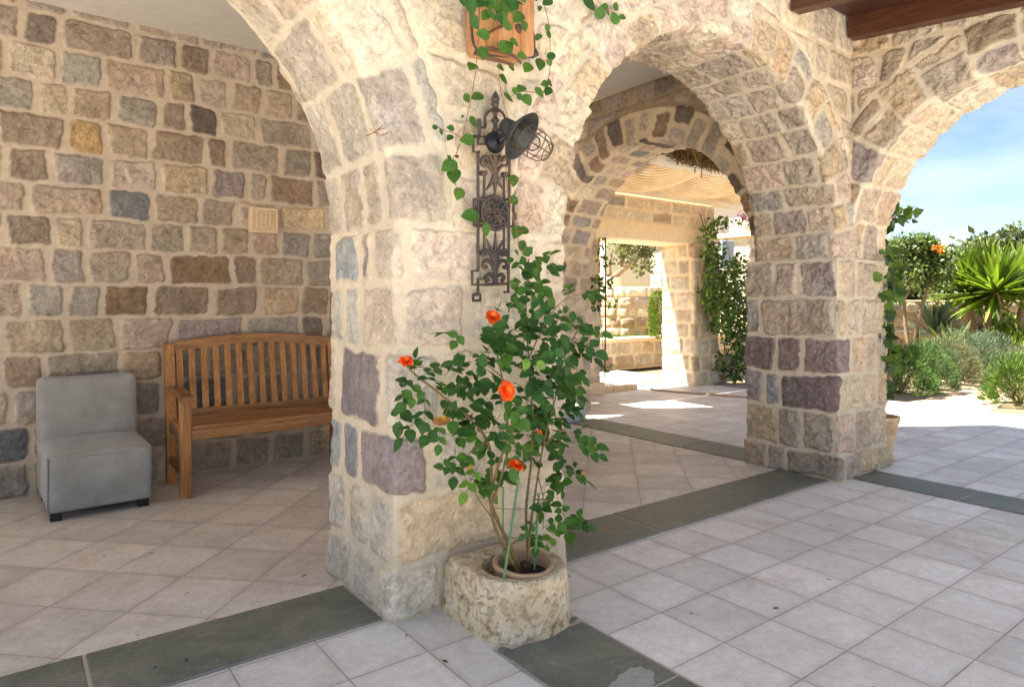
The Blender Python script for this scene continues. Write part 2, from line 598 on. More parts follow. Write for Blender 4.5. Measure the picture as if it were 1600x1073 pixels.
def quads(nu, nv, keep=None):
    i = np.arange(nu - 1)[:, None] * nv + np.arange(nv - 1)[None, :]
    f = np.stack([i, i + nv, i + nv + 1, i + 1], -1)
    if keep is not None:
        k = keep[:-1, :-1] & keep[1:, :-1] & keep[1:, 1:] & keep[:-1, 1:]
        return f[k]
    return f.reshape(-1, 4)

class Skin:
    """joins several dressed grids into one mesh"""
    def __init__(s): s.V, s.F, s.C, s.M, s.n = [], [], [], [], 0
    def add(s, P, c, e, keep=None):
        nu, nv = P.shape[:2]
        s.V.append(P.reshape(-1, 3)); s.C.append(c.reshape(-1, 3)); s.M.append(e.reshape(-1))
        s.F.append(quads(nu, nv, keep) + s.n)
        s.n += nu * nv
        return s
    def build(s, name, mat, parent=None):
        V, F, C, M = np.concatenate(s.V), np.concatenate(s.F), np.concatenate(s.C), np.concatenate(s.M)
        used = np.zeros(len(V), bool); used[F.ravel()] = True
        idx = np.cumsum(used) - 1
        return np_mesh(name, V[used], idx[F], mat, parent, C[used], True, M[used])

def lin(a, b, step):
    return np.linspace(a, b, max(2, int(round(abs(b - a) / step)) + 1))

def ring_path(corners, r, step, closed=True):
    """rounded polygon in plan: positions, outward normals, arc length measured on the sharp polygon"""
    pts, nrm, arc = [], [], []
    n = len(corners)
    acc = 0.0
    for i in range(n if closed else n - 1):
        a, b = Vector(corners[i]), Vector(corners[(i + 1) % n])
        t = (b - a).normalized(); o = Vector((t.y, -t.x)); L = (b - a).length
        for q in np.arange(0, L, step):
            p = a + t * q
            pts.append(p); nrm.append(o.copy()); arc.append(acc + q)
        acc += L
    if closed:
        pts.append(pts[0].copy()); nrm.append(nrm[0].copy()); arc.append(acc)
    P, Nn, A = np.array([tuple(p) for p in pts]), np.array([tuple(p) for p in nrm]), np.array(arc)
    # round the corners by averaging over a short window
    k = max(1, int(r / step))
    m = len(P) - (1 if closed else 0)
    Q, M2 = np.zeros_like(P), np.zeros_like(Nn)
    for d in range(-k, k + 1):
        if closed:
            ix = (np.arange(m) + d) % m
        else:
            ix = np.clip(np.arange(m) + d, 0, m - 1)
        Q[:m] += P[ix]; M2[:m] += Nn[ix]
    if closed:
        Q[m], M2[m] = Q[0], M2[0]
    Q /= (2 * k + 1)
    M2 /= np.linalg.norm(M2, axis=1, keepdims=True)
    return Q, M2, A

def pillar_skin(corners, lay, z1, step, r=.02, flare=.015, **kw):
    """corners listed so that the outward normal is to the right of the walking direction"""
    Q, Nn, A = ring_path(corners, r, step)
    z = lin(-.02, z1, step)
    u = np.repeat(A[:, None], len(z), 1); v = np.repeat(z[None, :], len(A), 0)
    P = np.zeros(u.shape + (3,)); N = np.zeros_like(P)
    fl = flare * (1 - sstep(0, .28, v))
    P[..., 0] = Q[:, None, 0] + Nn[:, None, 0] * fl; P[..., 1] = Q[:, None, 1] + Nn[:, None, 1] * fl; P[..., 2] = v
    N[..., 0] = Nn[:, None, 0]; N[..., 1] = Nn[:, None, 1]
    return Skin().add(*dress(P, N, u, v, lay, **kw))

class Arch:
    """arch curve over the opening; along = unit vector of the wall, inward = unit vector through it"""
    def __init__(s, origin, along, inward, half, rise, z0, depth, power=2.0):
        s.o, s.al, s.inw = np.array(origin, float), np.array(along, float), np.array(inward, float)
        s.a, s.b, s.z0, s.depth, s.p = half, rise, z0, depth, power
        th = np.linspace(math.pi, 0, 4001)
        x = half * np.sign(np.cos(th)) * np.abs(np.cos(th)) ** (2 / power)
        z = rise * np.abs(np.sin(th)) ** (2 / power)
        ds = np.hypot(np.diff(x), np.diff(z)); S = np.concatenate([[0], np.cumsum(ds)])
        s.L, s.S, s.x, s.z = S[-1], S, x, z
    def curve(s, q):
        x = np.interp(q, s.S, s.x); z = np.interp(q, s.S, s.z)
        e = .01
        tx = np.interp(q + e, s.S, s.x) - np.interp(q - e, s.S, s.x); tz = np.interp(q + e, s.S, s.z) - np.interp(q - e, s.S, s.z)
        l = np.hypot(tx, tz) + 1e-12
        nx, nz = -tz / l, tx / l             # towards the mass of the wall
        return x, z, nx, nz
    def dist(s, x, z):
        """signed distance outwards from the arch curve for points of the wall face (x from the centre, z height)"""
        dz = np.maximum(z - s.z0, 0)
        f = ((np.abs(x) / s.a) ** s.p + (dz / s.b) ** s.p) ** (1 / s.p)
        return (f - 1) * s.a
    def strip(s, lay, step, ring=.3, back=.14, r=.03, s0=-.012, s1=None, **kw):
        q = lin(s0, (s.L + .012) if s1 is None else s1, step)
        t = lin(-ring, s.depth + back, step)
        x, z, nx, nz = s.curve(np.clip(q, 0, s.L))
        z = np.where(q < 0, q, np.where(q > s.L, s.L - q, z))
        a = np.zeros_like(t); b = np.zeros_like(t); na = np.zeros_like(t); nb = np.zeros_like(t)
        for i, tt in enumerate(t):
            if tt < -r: a[i], b[i], na[i], nb[i] = -tt, 0, 0, -1
            elif tt < r:
                an = (tt + r) / (2 * r) * math.pi / 2
                a[i], b[i], na[i], nb[i] = r - r * math.sin(an), r - r * math.cos(an), -math.sin(an), -math.cos(an)
            elif tt < s.depth - r: a[i], b[i], na[i], nb[i] = 0, tt, -1, 0
            elif tt < s.depth + r:
                an = (tt - s.depth + r) / (2 * r) * math.pi / 2
                a[i], b[i], na[i], nb[i] = r - r * math.cos(an), s.depth - r + r * math.sin(an), -math.cos(an), math.sin(an)
            else: a[i], b[i], na[i], nb[i] = tt - s.depth, s.depth, 0, 1
        Nx = nx[:, None, None] * s.al + nz[:, None, None] * np.array([0, 0, 1.0])      # outward from the opening
        base = s.o + x[:, None, None] * s.al + (s.z0 + z)[:, None, None] * np.array([0, 0, 1.0])
        P = base + Nx * a[None, :, None] + s.inw * b[None, :, None]
        N = Nx * na[None, :, None] + s.inw * nb[None, :, None]
        u = np.repeat(t[None, :], len(q), 0); v = np.repeat(q[:, None], len(t), 1)
        tuck = np.maximum(sstep(-ring + .03, -ring, u), sstep(s.depth + back - .03, s.depth + back, u)) * .016
        P, c, e = dress(P, N, u, v, lay, **kw)
        return Skin().add(P - N * tuck[..., None], c, e)

def rows(seed, a, b, lo, hi):
    R = random.Random(seed)
    out = [a]
    while out[-1] < b - lo * .6:
        out.append(out[-1] + R.uniform(lo, hi))
    k = (b - a) / (out[-1] - a)
    return [a + (q - a) * k for q in out]

def face_skin(origin, along, normal, x0, x1, z0, z1, step, lay, arches=(), ring=.3, skin=None, drop=None, sharp=True, **kw):
    """flat wall face with arch openings; along = direction of x"""
    x = lin(x0, x1, step); z = lin(z0, z1, step)
    u = np.repeat(x[:, None], len(z), 1); v = np.repeat(z[None, :], len(x), 0)
    al, no = np.array(along, float), np.array(normal, float)
    P = np.array(origin, float) + u[..., None] * al + v[..., None] * np.array([0, 0, 1.0])
    N = np.broadcast_to(no, P.shape)
    keep = np.ones(u.shape, bool)
    cut = np.full(u.shape, -9.0)
    rec = np.zeros(u.shape)
    for cx, A in arches:
        d = A.dist(u - cx, v)
        keep &= d > ring - .06
        cut = np.maximum(cut, (ring + .012) - d)
        rec = np.maximum(rec, sstep(ring - .022, ring - .05, d) * .02)
    if drop is not None:
        keep &= ~drop(u, v)
    P2, c, e = dress(P, N, u, v, lay, cut=cut if arches else None, **kw)
    P2 = P2 - N * rec[..., None]
    return (skin or Skin()).add(P2, c, e, keep)

M_STONE = stone_mat("dressed_stone", .55)
M_ROUGH = stone_mat("rubble_stone", .75)
YF, YB = 2.37, 3.01                 # arcade wall: front and back face
XW, XV = 4.82, 5.38                 # garden wall: gallery side and garden side
ZS = 1.55                           # springing of the arches
P1 = (1.21, 2.09)
CREAM = srgb(204, 189, 165)

# ---- arcade wall: pillar with the rose, the arch over the bench, the arch to the courtyard
arcade = thing("arcade_wall", "cream stone arcade wall with the rose planter and iron lamp on its pillar", "wall", (1.65, YF, 0))
AL = Arch((-.04, YF, 0), (1, 0, 0), (0, 1, 0), 1.25, 1.25, ZS, YB - YF)
AM = Arch((3.36, YF, 0), (1, 0, 0), (0, 1, 0), 1.27, 1.26, ZS, YB - YF)

palF = dict(cream=5, pale=5, tan=2, pink=2.2, taupe=.8, grey=.6)
zb1 = [0, .215, .475, .73, 1.06, 1.32, ZS]
# u runs from the back of the left face (0) to the front corner (.64), over the front (.64-1.52), the right face (1.52-2.16) and the back
fx1 = {0: [-.1, .27, .52, .86, 1.13, 1.52, 1.85, 2.2, 2.6, 3.1], 1: [-.1, .2, .42, .645, 1.17, 1.6, 1.9, 2.2, 2.6, 3.1], 2: [-.1, .14, .32, .80, 1.10, 1.6, 1.9, 2.3, 2.6, 3.1],
       3: [-.1, .10, .55, .86, 1.25, 1.7, 2.0, 2.3, 2.6, 3.1], 4: [-.1, .17, .34, .66, .98, 1.3, 1.75, 2.0, 2.3, 2.6, 3.1], 5: [-.1, .05, .33, .45, .70, 1.06, 1.4, 1.8, 2.1, 2.4, 3.1]}
layP1 = Courses(11, -.1, 3.1, zb1, .25, .42, (.016, .028), palF, corner=.03, skew=.07, fixed=fx1)
for u_, v_, k_, f_ in ((.35, .9, 'purple', .92), (.55, .6, 'purple', 1.12), (.05, .6, 'blue', .9), (.23, .6, 'slate', 1.05), (.05, .3, 'grey', 1.2), (.3, .3, 'grey', 1.15), (.55, .3, 'grey', 1.28),
                       (.1, .1, 'grey', 1.1), (.4, .1, 'grey', 1.22), (.6, .1, 'pale', 1.0), (.9, .35, 'tan', 1.2), (.95, .1, 'cream', 1.0), (.95, .6, 'grey', 1.22), (.1, 1.2, 'grey', 1.05), (.25, 1.2, 'blue', 1.12), (.5, 1.2, 'taupe', 1.15),
                       (.2, 1.45, 'blue', .98), (.4, 1.45, 'purple', .95), (.6, 1.45, 'taupe', 1.12), (.85, 1.2, 'pink', .92), (.9, 1.45, 'pink', 1.08), (.65, .9, 'grey', 1.3), (1.0, .9, 'pale', .98), (1.2, 1.45, 'pale', .96)):
    layP1.paint(u_, v_, k_, f_)
for u_, v_, k_, f_ in ((.35, .9, 'purple', .80), (.55, .6, 'purple', .98), (.05, .6, 'blue', .95), (.23, .6, 'slate', 1.0), (.2, 1.45, 'blue', .95), (.4, 1.45, 'purple', .9)):
    layP1.col[layP1.at(u_, v_)] = [(c * f_ - .42 * m_) / .58 for c, m_ in zip(PAL[k_], CREAM)]
sk = pillar_skin([(P1[0], YB), (P1[0], YF), (P1[1], YF), (P1[1], YB)], layP1, ZS + .01, .0062, flare=.02,
                 relief=.006, rough=.009, edge=.016, smear=.004, sm_amp=.024, mortar=CREAM, tint=.42)
sk.build("pillar", M_STONE, arcade)

pal_in = dict(taupe=3, grey=3, tan=1.5, blue=1.4, purple=1, pink=.8, slate=.5, cream=1)
layAL = Courses(21, -.35, .85, rows(3, 0, AL.L, .24, .33), .20, .36, (.012, .022), pal_in, corner=.028, skew=.09)
layAL.col *= .9
AL.strip(layAL, .0072, relief=.006, rough=.010, edge=.014, smear=.004, sm_amp=.018, mortar=srgb(198, 185, 163), tint=.36).build("arch", M_STONE, arcade)
layAM = Courses(22, -.36, .85, rows(5, 0, AM.L, .17, .25), .20, .34, (.009, .017), dict(taupe=4, grey=3, tan=1.6, purple=.5, slate=.35, blue=.4, pink=1.6, cream=.8), corner=.022, skew=.10, gv=.8)
for i, (ub, first) in enumerate(layAM.rows):       # the ring stones on the face are one long wedge each
    zc = (layAM.zb[i] + layAM.zb[i + 1]) / 2
    R_ = random.Random(i)
    k = int(np.searchsorted(ub, R_.uniform(-.02, .22)))
    for j in range(len(ub) - 1):
        if layAM.us[first + j] < -.02:
            f_ = R_.uniform(.95, 1.15)
            layAM.col[first + j] = np.array(PAL[R_.choice(['pink', 'pale', 'cream', 'tan', 'pink'] if zc < AM.L * .62 else ['taupe', 'tan', 'grey', 'pink', 'tan'])]) * f_
layAM.col *= .92
AM.strip(layAM, .0068, relief=.010, rough=.016, edge=.012, smear=.0, sm_amp=.012, mortar=srgb(192, 179, 157), tint=.12).build("arch", M_ROUGH, arcade)

layF = Courses(23, -2.1, 5, rows(9, ZS, 3.5, .20, .27), .24, .44, (.014, .026), palF, corner=.035, skew=.16)
for u_, v_, k_, f_ in ((1.38, 1.68, 'taupe', 1.15), (1.33, 2.2, 'grey', 1.1), (1.6, 2.2, 'grey', .95), (1.7, 2.45, 'grey', 1.0), (1.3, 1.95, 'tan', 1.1), (4.6, 2.9, 'grey', .9), (4.7, 2.6, 'taupe', .9), (4.5, 3.0, 'slate', 1.0), (4.75, 3.0, 'taupe', 1), (4.7, 2.3, 'taupe', 1.05)):
    layF.paint(u_, v_, k_, f_)
layF.col *= .9
fs = face_skin((0, YF, 0), (1, 0, 0), (0, -1, 0), -1.9, XW + .03, ZS - .005, 3.42, .008, layF, [(-.04, AL), (3.36, AM)],
               relief=.007, rough=.011, edge=.016, smear=.004, sm_amp=.024, mortar=CREAM, tint=.5)
face_skin((0, YB, 0), (-1, 0, 0), (0, 1, 0), -XW, 1.9, ZS - .005, 3.3, .03, layAL if False else Courses(24, -5, 2, rows(2, ZS, 3.4, .2, .25), .2, .4, (.02, .03), pal_in),
          [(.04, AL), (-3.36, AM)], ring=.12, skin=fs)
fs.build("wall_face", M_STONE, arcade)

# ---- garden wall: pillar between the arches, the arch to the garden, the arch to the courtyard
garden_wall = thing("garden_wall", "rough grey-brown stone wall with the arch to the garden and the inner courtyard arch", "wall", (5.0, YF, 0))
AR = Arch((XW, 1.21, 0), (0, -1, 0), (1, 0, 0), 1.18, 1.17, ZS, XV - XW, 2.15)
AI = Arch((XW, 4.40, 0), (0, -1, 0), (1, 0, 0), 1.25, 1.25, ZS - .02, XV - XW)
palR = dict(taupe=5, tan=2.4, grey=2, pink=1.8, purple=.3, cream=1.0, blue=.2)
zb2 = [0, .185, .47, .73, 1.0, 1.28, ZS]
# u: left face from the back (0) to the corner (.70), front (.70-1.44), right, back
fx2 = {0: [-.1, .19, .34, .78, 1.0, 1.5, 1.9, 2.3, 2.9], 1: [-.1, .27, .46, .70, .96, 1.22, 1.6, 2.0, 2.4, 2.9], 2: [-.1, .16, .29, .77, 1.06, 1.3, 1.6, 2.0, 2.4, 2.9],
       3: [-.1, .26, .46, .91, 1.12, 1.3, 1.6, 2.0, 2.4, 2.9], 4: [-.1, .13, .71, .84, 1.05, 1.4, 1.8, 2.2, 2.9], 5: [-.1, .24, .44, .72, .98, 1.3, 1.7, 2.2, 2.9]}
layP2 = Courses(31, -.1, 2.9, zb2, .2, .34, (.011, .020), palR, corner=.022, skew=.08, gv=.8, fixed=fx2)
for u_, v_, k_, f_ in ((.1, .85, 'plum', .82), (.35, .85, 'plum', .9), (.7, .85, 'plum', .95), (.55, .6, 'plum', .72), (.22, .6, 'slate', 1.15), (.05, .6, 'purple', .95), (1.0, .6, 'cream', .95), (.82, .85, 'plum', 1.0), (1.1, .85, 'pink', 1),
                       (.1, .3, 'tan', .95), (.36, .3, 'taupe', .92), (.6, .3, 'taupe', .95), (.8, .3, 'pink', 1.0), (1.1, .3, 'purple', .85), (.4, 1.1, 'taupe', 1.0), (.05, 1.1, 'grey', .95), (.1, .1, 'tan', .9), (.5, .1, 'taupe', .8), (.85, .1, 'purple', 1.1), (1.2, .1, 'tan', .95)):
    layP2.paint(u_, v_, k_, f_)
for j_ in range(len(layP2.us)):       # the daylight on the side turned to the garden is painted into its stones
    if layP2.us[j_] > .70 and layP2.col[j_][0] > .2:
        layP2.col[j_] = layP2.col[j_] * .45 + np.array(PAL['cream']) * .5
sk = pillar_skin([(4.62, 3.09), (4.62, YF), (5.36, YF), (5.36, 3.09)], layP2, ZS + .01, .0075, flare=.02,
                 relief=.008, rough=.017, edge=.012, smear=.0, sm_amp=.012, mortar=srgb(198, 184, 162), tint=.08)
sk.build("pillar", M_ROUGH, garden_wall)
layAR = Courses(32, -.36, .8, rows(6, 0, AR.L, .20, .28), .22, .36, (.010, .018), dict(pale=3, cream=3, tan=2, pink=2, taupe=1, grey=.6), corner=.03, skew=.09)
for i, (ub, first) in enumerate(layAR.rows):
    R_ = random.Random(i + 50)
    for j in range(len(ub) - 1):
        if layAR.us[first + j] < -.02:
            layAR.col[first + j] = np.array(PAL[R_.choice(['taupe', 'taupe', 'tan', 'grey', 'brown', 'purple'])]) * R_.uniform(.85, 1.08)
AR.strip(layAR, .0085, relief=.010, rough=.019, edge=.014, smear=.001, sm_amp=.014, mortar=srgb(206, 193, 170), tint=.2).build("arch", M_ROUGH, garden_wall)
layAI = Courses(33, -.36, .8, rows(7, 0, AI.L, .16, .24), .24, .4, (.011, .020), dict(tan=3, cream=3, taupe=2, slate=.6, purple=.4, pink=2), corner=.05, skew=.16)
for i, (ub, first) in enumerate(layAI.rows):
    R_ = random.Random(i + 90)
    for j in range(len(ub) - 1):
        if layAI.us[first + j] < -.02:
            layAI.col[first + j] = np.array(PAL[R_.choice(['brown', 'taupe', 'brown', 'dark', 'taupe'])]) * R_.uniform(.9, 1.2)
AI.strip(layAI, .0095, ring=.32, relief=.012, rough=.012, edge=.025, smear=.010, sm_amp=.022, mortar=srgb(204, 184, 154)).build("arch", M_ROUGH, garden_wall)
layW = Courses(34, -7, 2, rows(8, ZS, 3.5, .19, .28), .2, .42, (.012, .020), dict(taupe=4, tan=1.5, grey=1.6, brown=1, purple=1, pink=.8), corner=.04, skew=.2)
layW2 = Courses(35, -7, 2, rows(4, ZS - .02, 3.5, .16, .22), .18, .36, (.010, .018), dict(brown=3, dark=2.4, taupe=2, purple=1), corner=.03, skew=.1)
fs = face_skin((XW, 0, 0), (0, -1, 0), (-1, 0, 0), -YF - .01, .8, ZS - .005, 3.42, .0085, layW, [(-1.21, AR)],
               relief=.010, rough=.018, edge=.012, smear=.001, sm_amp=.014, mortar=srgb(198, 184, 160), tint=.08)
face_skin((XW, 0, 0), (0, -1, 0), (-1, 0, 0), -5.75, -3.0, ZS - .03, 3.3, .010, layW2, [(-4.4, AI)], ring=.32, skin=fs,
          relief=.012, rough=.010, edge=.022, smear=.002, sm_amp=.010, mortar=srgb(150, 132, 106))
layW3 = Courses(36, -2, 8, rows(14, 0, 3.5, .2, .28), .2, .42, (.016, .028), dict(cream=3, tan=3, pale=3, taupe=2), corner=.04, skew=.1)
face_skin((XV, 0, 0), (0, 1, 0), (1, 0, 0), -.8, 5.8, ZS, 3.42, .03, layW3, [(1.21, AR), (4.4, AI)], ring=.12, skin=fs)
fs.build("wall_face", M_ROUGH, garden_wall)
# the jambs that carry the far ends of the two arches
layJ = Courses(37, -.1, 4, rows(15, 0, ZS, .2, .27), .2, .4, (.016, .028), dict(tan=3, cream=2, taupe=2, pink=2, slate=.5), corner=.04, skew=.12)
pillar_skin([(XW, 6.3), (XW, 5.65), (XV, 5.65), (XV, 6.3)], layJ, ZS, .012, relief=.012, rough=.01, smear=.008, mortar=srgb(204, 184, 154)).build("pillar", M_ROUGH, garden_wall)
pillar_skin([(XW, .03), (XW, -.8), (XV, -.8), (XV, .03)], Courses(38, -.1, 4, rows(16, 0, ZS, .2, .27), .2, .4, (.016, .028), palR), ZS, .015, mortar=srgb(200, 178, 144)).build("pillar", M_ROUGH, garden_wall)

# ---- back wall of the gallery
palB = dict(taupe=7, tan=2.6, grey=2.2, pink=2, purple=1.0, cream=.5, brown=.8, dark=.3, ochre=.25, blue=.3)
palB = dict(taupe=6, tan=3, grey=2.4, pink=2, purple=1.3, cream=.6, brown=1.6, dark=.7, ochre=.5, blue=.4)
layB = Courses(41, -2.4, 4.7, rows(17, 0, 3.36, .205, .24), .20, .42, (.014, .024), palB, corner=.028, skew=.10, gv=.55)
layB.col *= .85
for u_, v_, k_, f_ in ((.45, 2.35, 'ochre', .95), (1.1, 2.62, 'dark', .75), (2.0, 2.25, 'brown', .62), (1.02, 1.42, 'brown', .8), (.62, 1.2, 'brown', .72), (.6, 1.95, 'slate', .75), (1.95, 1.9, 'tan', 1.1), (.05, .45, 'slate', .62), (.95, .55, 'slate', .7), (-.1, .75, 'purple', .7), (1.45, 2.1, 'purple', .85)):
    layB.paint(u_, v_, k_, f_)
back = Skin()
face_skin((0, 5.31, 0), (1, 0, 0), (0, -1, 0), -2.3, 4.62, -.02, 3.34, .0092, layB, skin=back, relief=.007, rough=.010, edge=.012, smear=.0, sm_amp=.012, mortar=srgb(186, 170, 150), tint=.03)
back_wall = back.build("gallery_back_wall", M_ROUGH)
tag(back_wall, "long rubble stone wall of brown and grey stones behind the teak bench", "wall")
# ------------------------------------------------------------------ floors
M_TILE = tile_mat("porch_tile", .30, .01, .003, False, srgb(240, 236, 228), srgb(224, 216, 206), srgb(156, 146, 132))
M_TILED = tile_mat("gallery_tile", .3536, .30, .48, True, srgb(226, 218, 206), srgb(206, 195, 182), srgb(150, 136, 120))
M_SLATE = slate_mat()
def sheet(name, x0, x1, y0, y1, z, mat, t=None):
    mb = MB()
    if t is None:
        mb.add([(x0, y0, z), (x1, y0, z), (x1, y1, z), (x0, y1, z)], [(0, 1, 2, 3)])
    else:
        mb.rbox(((x0 + x1) / 2, (y0 + y1) / 2, z - t / 2), (x1 - x0, y1 - y0, t), .003, n=1)
    return struct(mb.build(name, mat, smooth=False))

b = NB("garden_soil"); p = b.pos()
c_ = b.ramp(b.noise(p, 1.5, 6, .65), [(.3, srgb(118, 96, 70)), (.5, srgb(150, 128, 98)), (.7, srgb(110, 112, 66))])
M_SOIL = b.done(b.bsdf(b.mix(1.0, c_, b.rng(b.noise(p, 40, 4, .6), .3, .7, .75, 1.2), 'MULTIPLY'), .95, b.bump(b.noise(p, 30, 5, .7), .6, .03)))
sheet("ground", -400, 400, -400, 400, -.06, M_SOIL)
sheet("terrace_floor", -14, 8.56, -14, 9.2, 0.0, M_TILE)
sheet("gallery_floor", -2.6, 4.62, 2.80, 5.4, .004, M_TILED)
# dark slate bands under the arches, each slab a piece of the band
def slab_band(name, rects):
    mb = MB()
    for x0, x1, y0, y1 in rects:
        mb.rbox(((x0 + x1) / 2, (y0 + y1) / 2, -.01), (x1 - x0 - .012, y1 - y0 - .008, .038), .004, n=1)
    return struct(mb.build(name, M_SLATE, smooth=False))
M_JOINT = plain("pale_joint", srgb(186, 172, 154), .9, nscale=60)
for nm, r in (("slate_band", (-1.3, 4.66, 2.42, 2.81)), ("slate_band", (4.63, 5.05, 3.05, 5.66)), ("slate_band", (4.78, 5.14, .05, 2.40)), ("slate_band", (1.40, 1.80, .4, 1.98))):
    sheet("band_bed", *r, .005, M_JOINT)
slab_band("slate_band", [(-1.26, -.75, 2.42, 2.81), (-.75, .22, 2.42, 2.81), (.22, 1.19, 2.42, 2.81), (2.10, 2.85, 2.42, 2.81), (2.85, 3.84, 2.42, 2.81), (3.84, 4.63, 2.42, 2.81)])
slab_band("slate_band", [(4.63, 5.05, 3.1, 3.74), (4.63, 5.05, 3.74, 4.62), (4.63, 5.05, 4.62, 5.66)])
slab_band("slate_band", [(4.78, 5.14, 1.69, 2.40), (4.78, 5.14, .75, 1.69), (4.78, 5.14, .05, .75)])
slab_band("slate_band", [(1.40, 1.80, 1.46, 1.93), (1.40, 1.80, .5, 1.46)])
# pale worn patch on the slab in front of the planter, and loose bits of slate beside it
mb = MB()
worn = [(948, 1076), (955, 1066), (963, 1062), (968, 1053), (976, 1050), (985, 1042), (993, 1043), (1000, 1040), (1009, 1045), (1018, 1046), (1023, 1052), (1020, 1060), (1024, 1066), (1017, 1080), (1003, 1084), (990, 1092), (974, 1087), (960, 1088)]
pts = []
for px, py in worn:
    d = FPX * (EYE - .0095) / (py - HOR); q = at_depth(px, py, d); pts.append((q.x, q.y, .0098))
mb.add(pts, [tuple(range(len(pts)))])
struct(mb.build("worn_slab_patch", plain("worn_slate", srgb(158, 160, 152), .55, nscale=50, var=.15)))
mb = MB()
for (px, py, rx, ry) in ((789, 1019, .022, .03), (887, 972, .05, .022)):
    d = FPX * EYE / (py - HOR); q = at_depth(px, py, d)
    poly = [(q.x + rx * math.cos(a) * random.Random(int(a * 9)).uniform(.8, 1.1), q.y + ry * math.sin(a)) for a in np.linspace(0, 2 * math.pi, 12, endpoint=False)]
    mb.prism(poly, Matrix.Identity(4), .008)
struct(mb.build("slate_inlay", M_SLATE, smooth=False))
sheet("terrace_edge_band", 8.56, 8.95, -7, 9.2, .006, plain("grey_edge_stone", srgb(150, 146, 140), .8, nscale=12, var=.12))
b = NB("path_paving"); p = b.pos()
vo = b.n("ShaderNodeTexVoronoi", feature='DISTANCE_TO_EDGE'); b.put(vo.inputs['Vector'], p); vo.inputs['Scale'].default_value = 2.2
c_ = b.mix(b.rng(b.noise(p, 3, 5, .6), .3, .7, 0, 1), srgb(184, 162, 136), srgb(160, 138, 112))
c_ = b.mix(b.rng(vo.outputs['Distance'], .01, .035, 1, 0), c_, srgb(150, 130, 104))
M_PATH = b.done(b.bsdf(c_, .85, b.bump(b.noise(p, 30, 4, .6), .3, .01)))
mb = MB()
up = [(8.95, 2.95), (9.6, 3.0), (10.6, 3.15), (11.6, 3.5), (12.6, 3.95), (13.6, 4.5), (15, 5.4)]
lo = [(8.95, 4.4), (9.6, 4.35), (10.6, 4.42), (11.6, 4.6), (12.6, 5.0), (13.6, 5.6), (15, 6.6)]
vs = [(x, y, -.054) for x, y in up] + [(x, y, -.054) for x, y in lo]
mb.add(vs, [(i, i + 1, len(up) + i + 1, len(up) + i) for i in range(len(up) - 1)])
struct(mb.build("garden_path", M_PATH, smooth=False))

# ------------------------------------------------------------------ ceilings, roofs, the added sun blocker above
M_PLASTER = plain("grey_plaster", srgb(196, 190, 180), .9, nscale=14, var=.06, bump=.1)
mb = MB(); mb.rbox((-.35, 4.17, 3.24), (5.7, 2.3, .12), 0); mb.rbox((3.66, 4.17, 3.37), (2.30, 2.3, .12), 0)
ce = struct(mb.build("gallery_ceiling", M_PLASTER, smooth=False))
M_ROOFW = wood_mat("dark_roof_timber", srgb(58, 36, 24), srgb(80, 48, 32), srgb(98, 60, 40), .4, (30, 2, 30), .15)
M_PLANK = wood_mat("dark_roof_boards", srgb(52, 34, 24), srgb(70, 44, 31), srgb(82, 54, 38), .5, (2, 30, 30), .2)
roof = thing("porch_roof", "dark brown timber porch roof with a beam against the stone wall", "roof", (3, 2.3, 3.1))
SLP = .103
def roof_z(y): return 3.10 - SLP * (YF - y)
def sloped(mb, x0, x1, y0, y1, zo, t):
    v = [(x, y, roof_z(y) + zo + k) for k in (0, t) for x, y in ((x0, y0), (x1, y0), (x1, y1), (x0, y1))]
    return mb.add(v, [(0, 3, 2, 1), (4, 5, 6, 7), (0, 1, 5, 4), (1, 2, 6, 5), (2, 3, 7, 6), (3, 0, 4, 7)])
for xb in (4.755, 4.03):
    sloped(MB(), xb - .05, xb + .05, 1.0, YF - .03, 0, .15).build("beam", M_ROOFW, roof, smooth=False)
mb = MB()
yy = .98
while yy < YF - .05:
    sloped(mb, 3.9, XW - .012, yy + .003, min(yy + .137, YF - .025), .152, .03)
    yy += .14
mb.build("ceiling_boards", M_PLANK, roof, smooth=False)

# unseen mass added over the gallery to keep the sun off the terrace
M_RENDER = plain("pale_sun_blocker", srgb(206, 190, 164), .9, nscale=6, var=.08)
sun_blk = MB()
sun_blk.rbox((1.09, 3.295, 4.98), (8.58, 1.81, 3.08), .02, n=1)
sun_blk.rbox((1.09, 4.85, 3.54), (8.58, 1.298, .20), .01, n=1)
sun_blk.rbox((.83, 5.80, 3.54), (8.06, .596, .20), .01, n=1)
u_o = sun_blk.build("added_sun_blocker", M_RENDER, smooth=False)
tag(u_o, "unseen pale block added above the arcade to shade the terrace", "building")

MB().rbox((4.70, 5.85, 1.70), (.26, .16, 3.44), .005, n=1).build('return', M_RENDER, back_wall, smooth=False)  # filler block added to stop sunlight leaking past the wall end

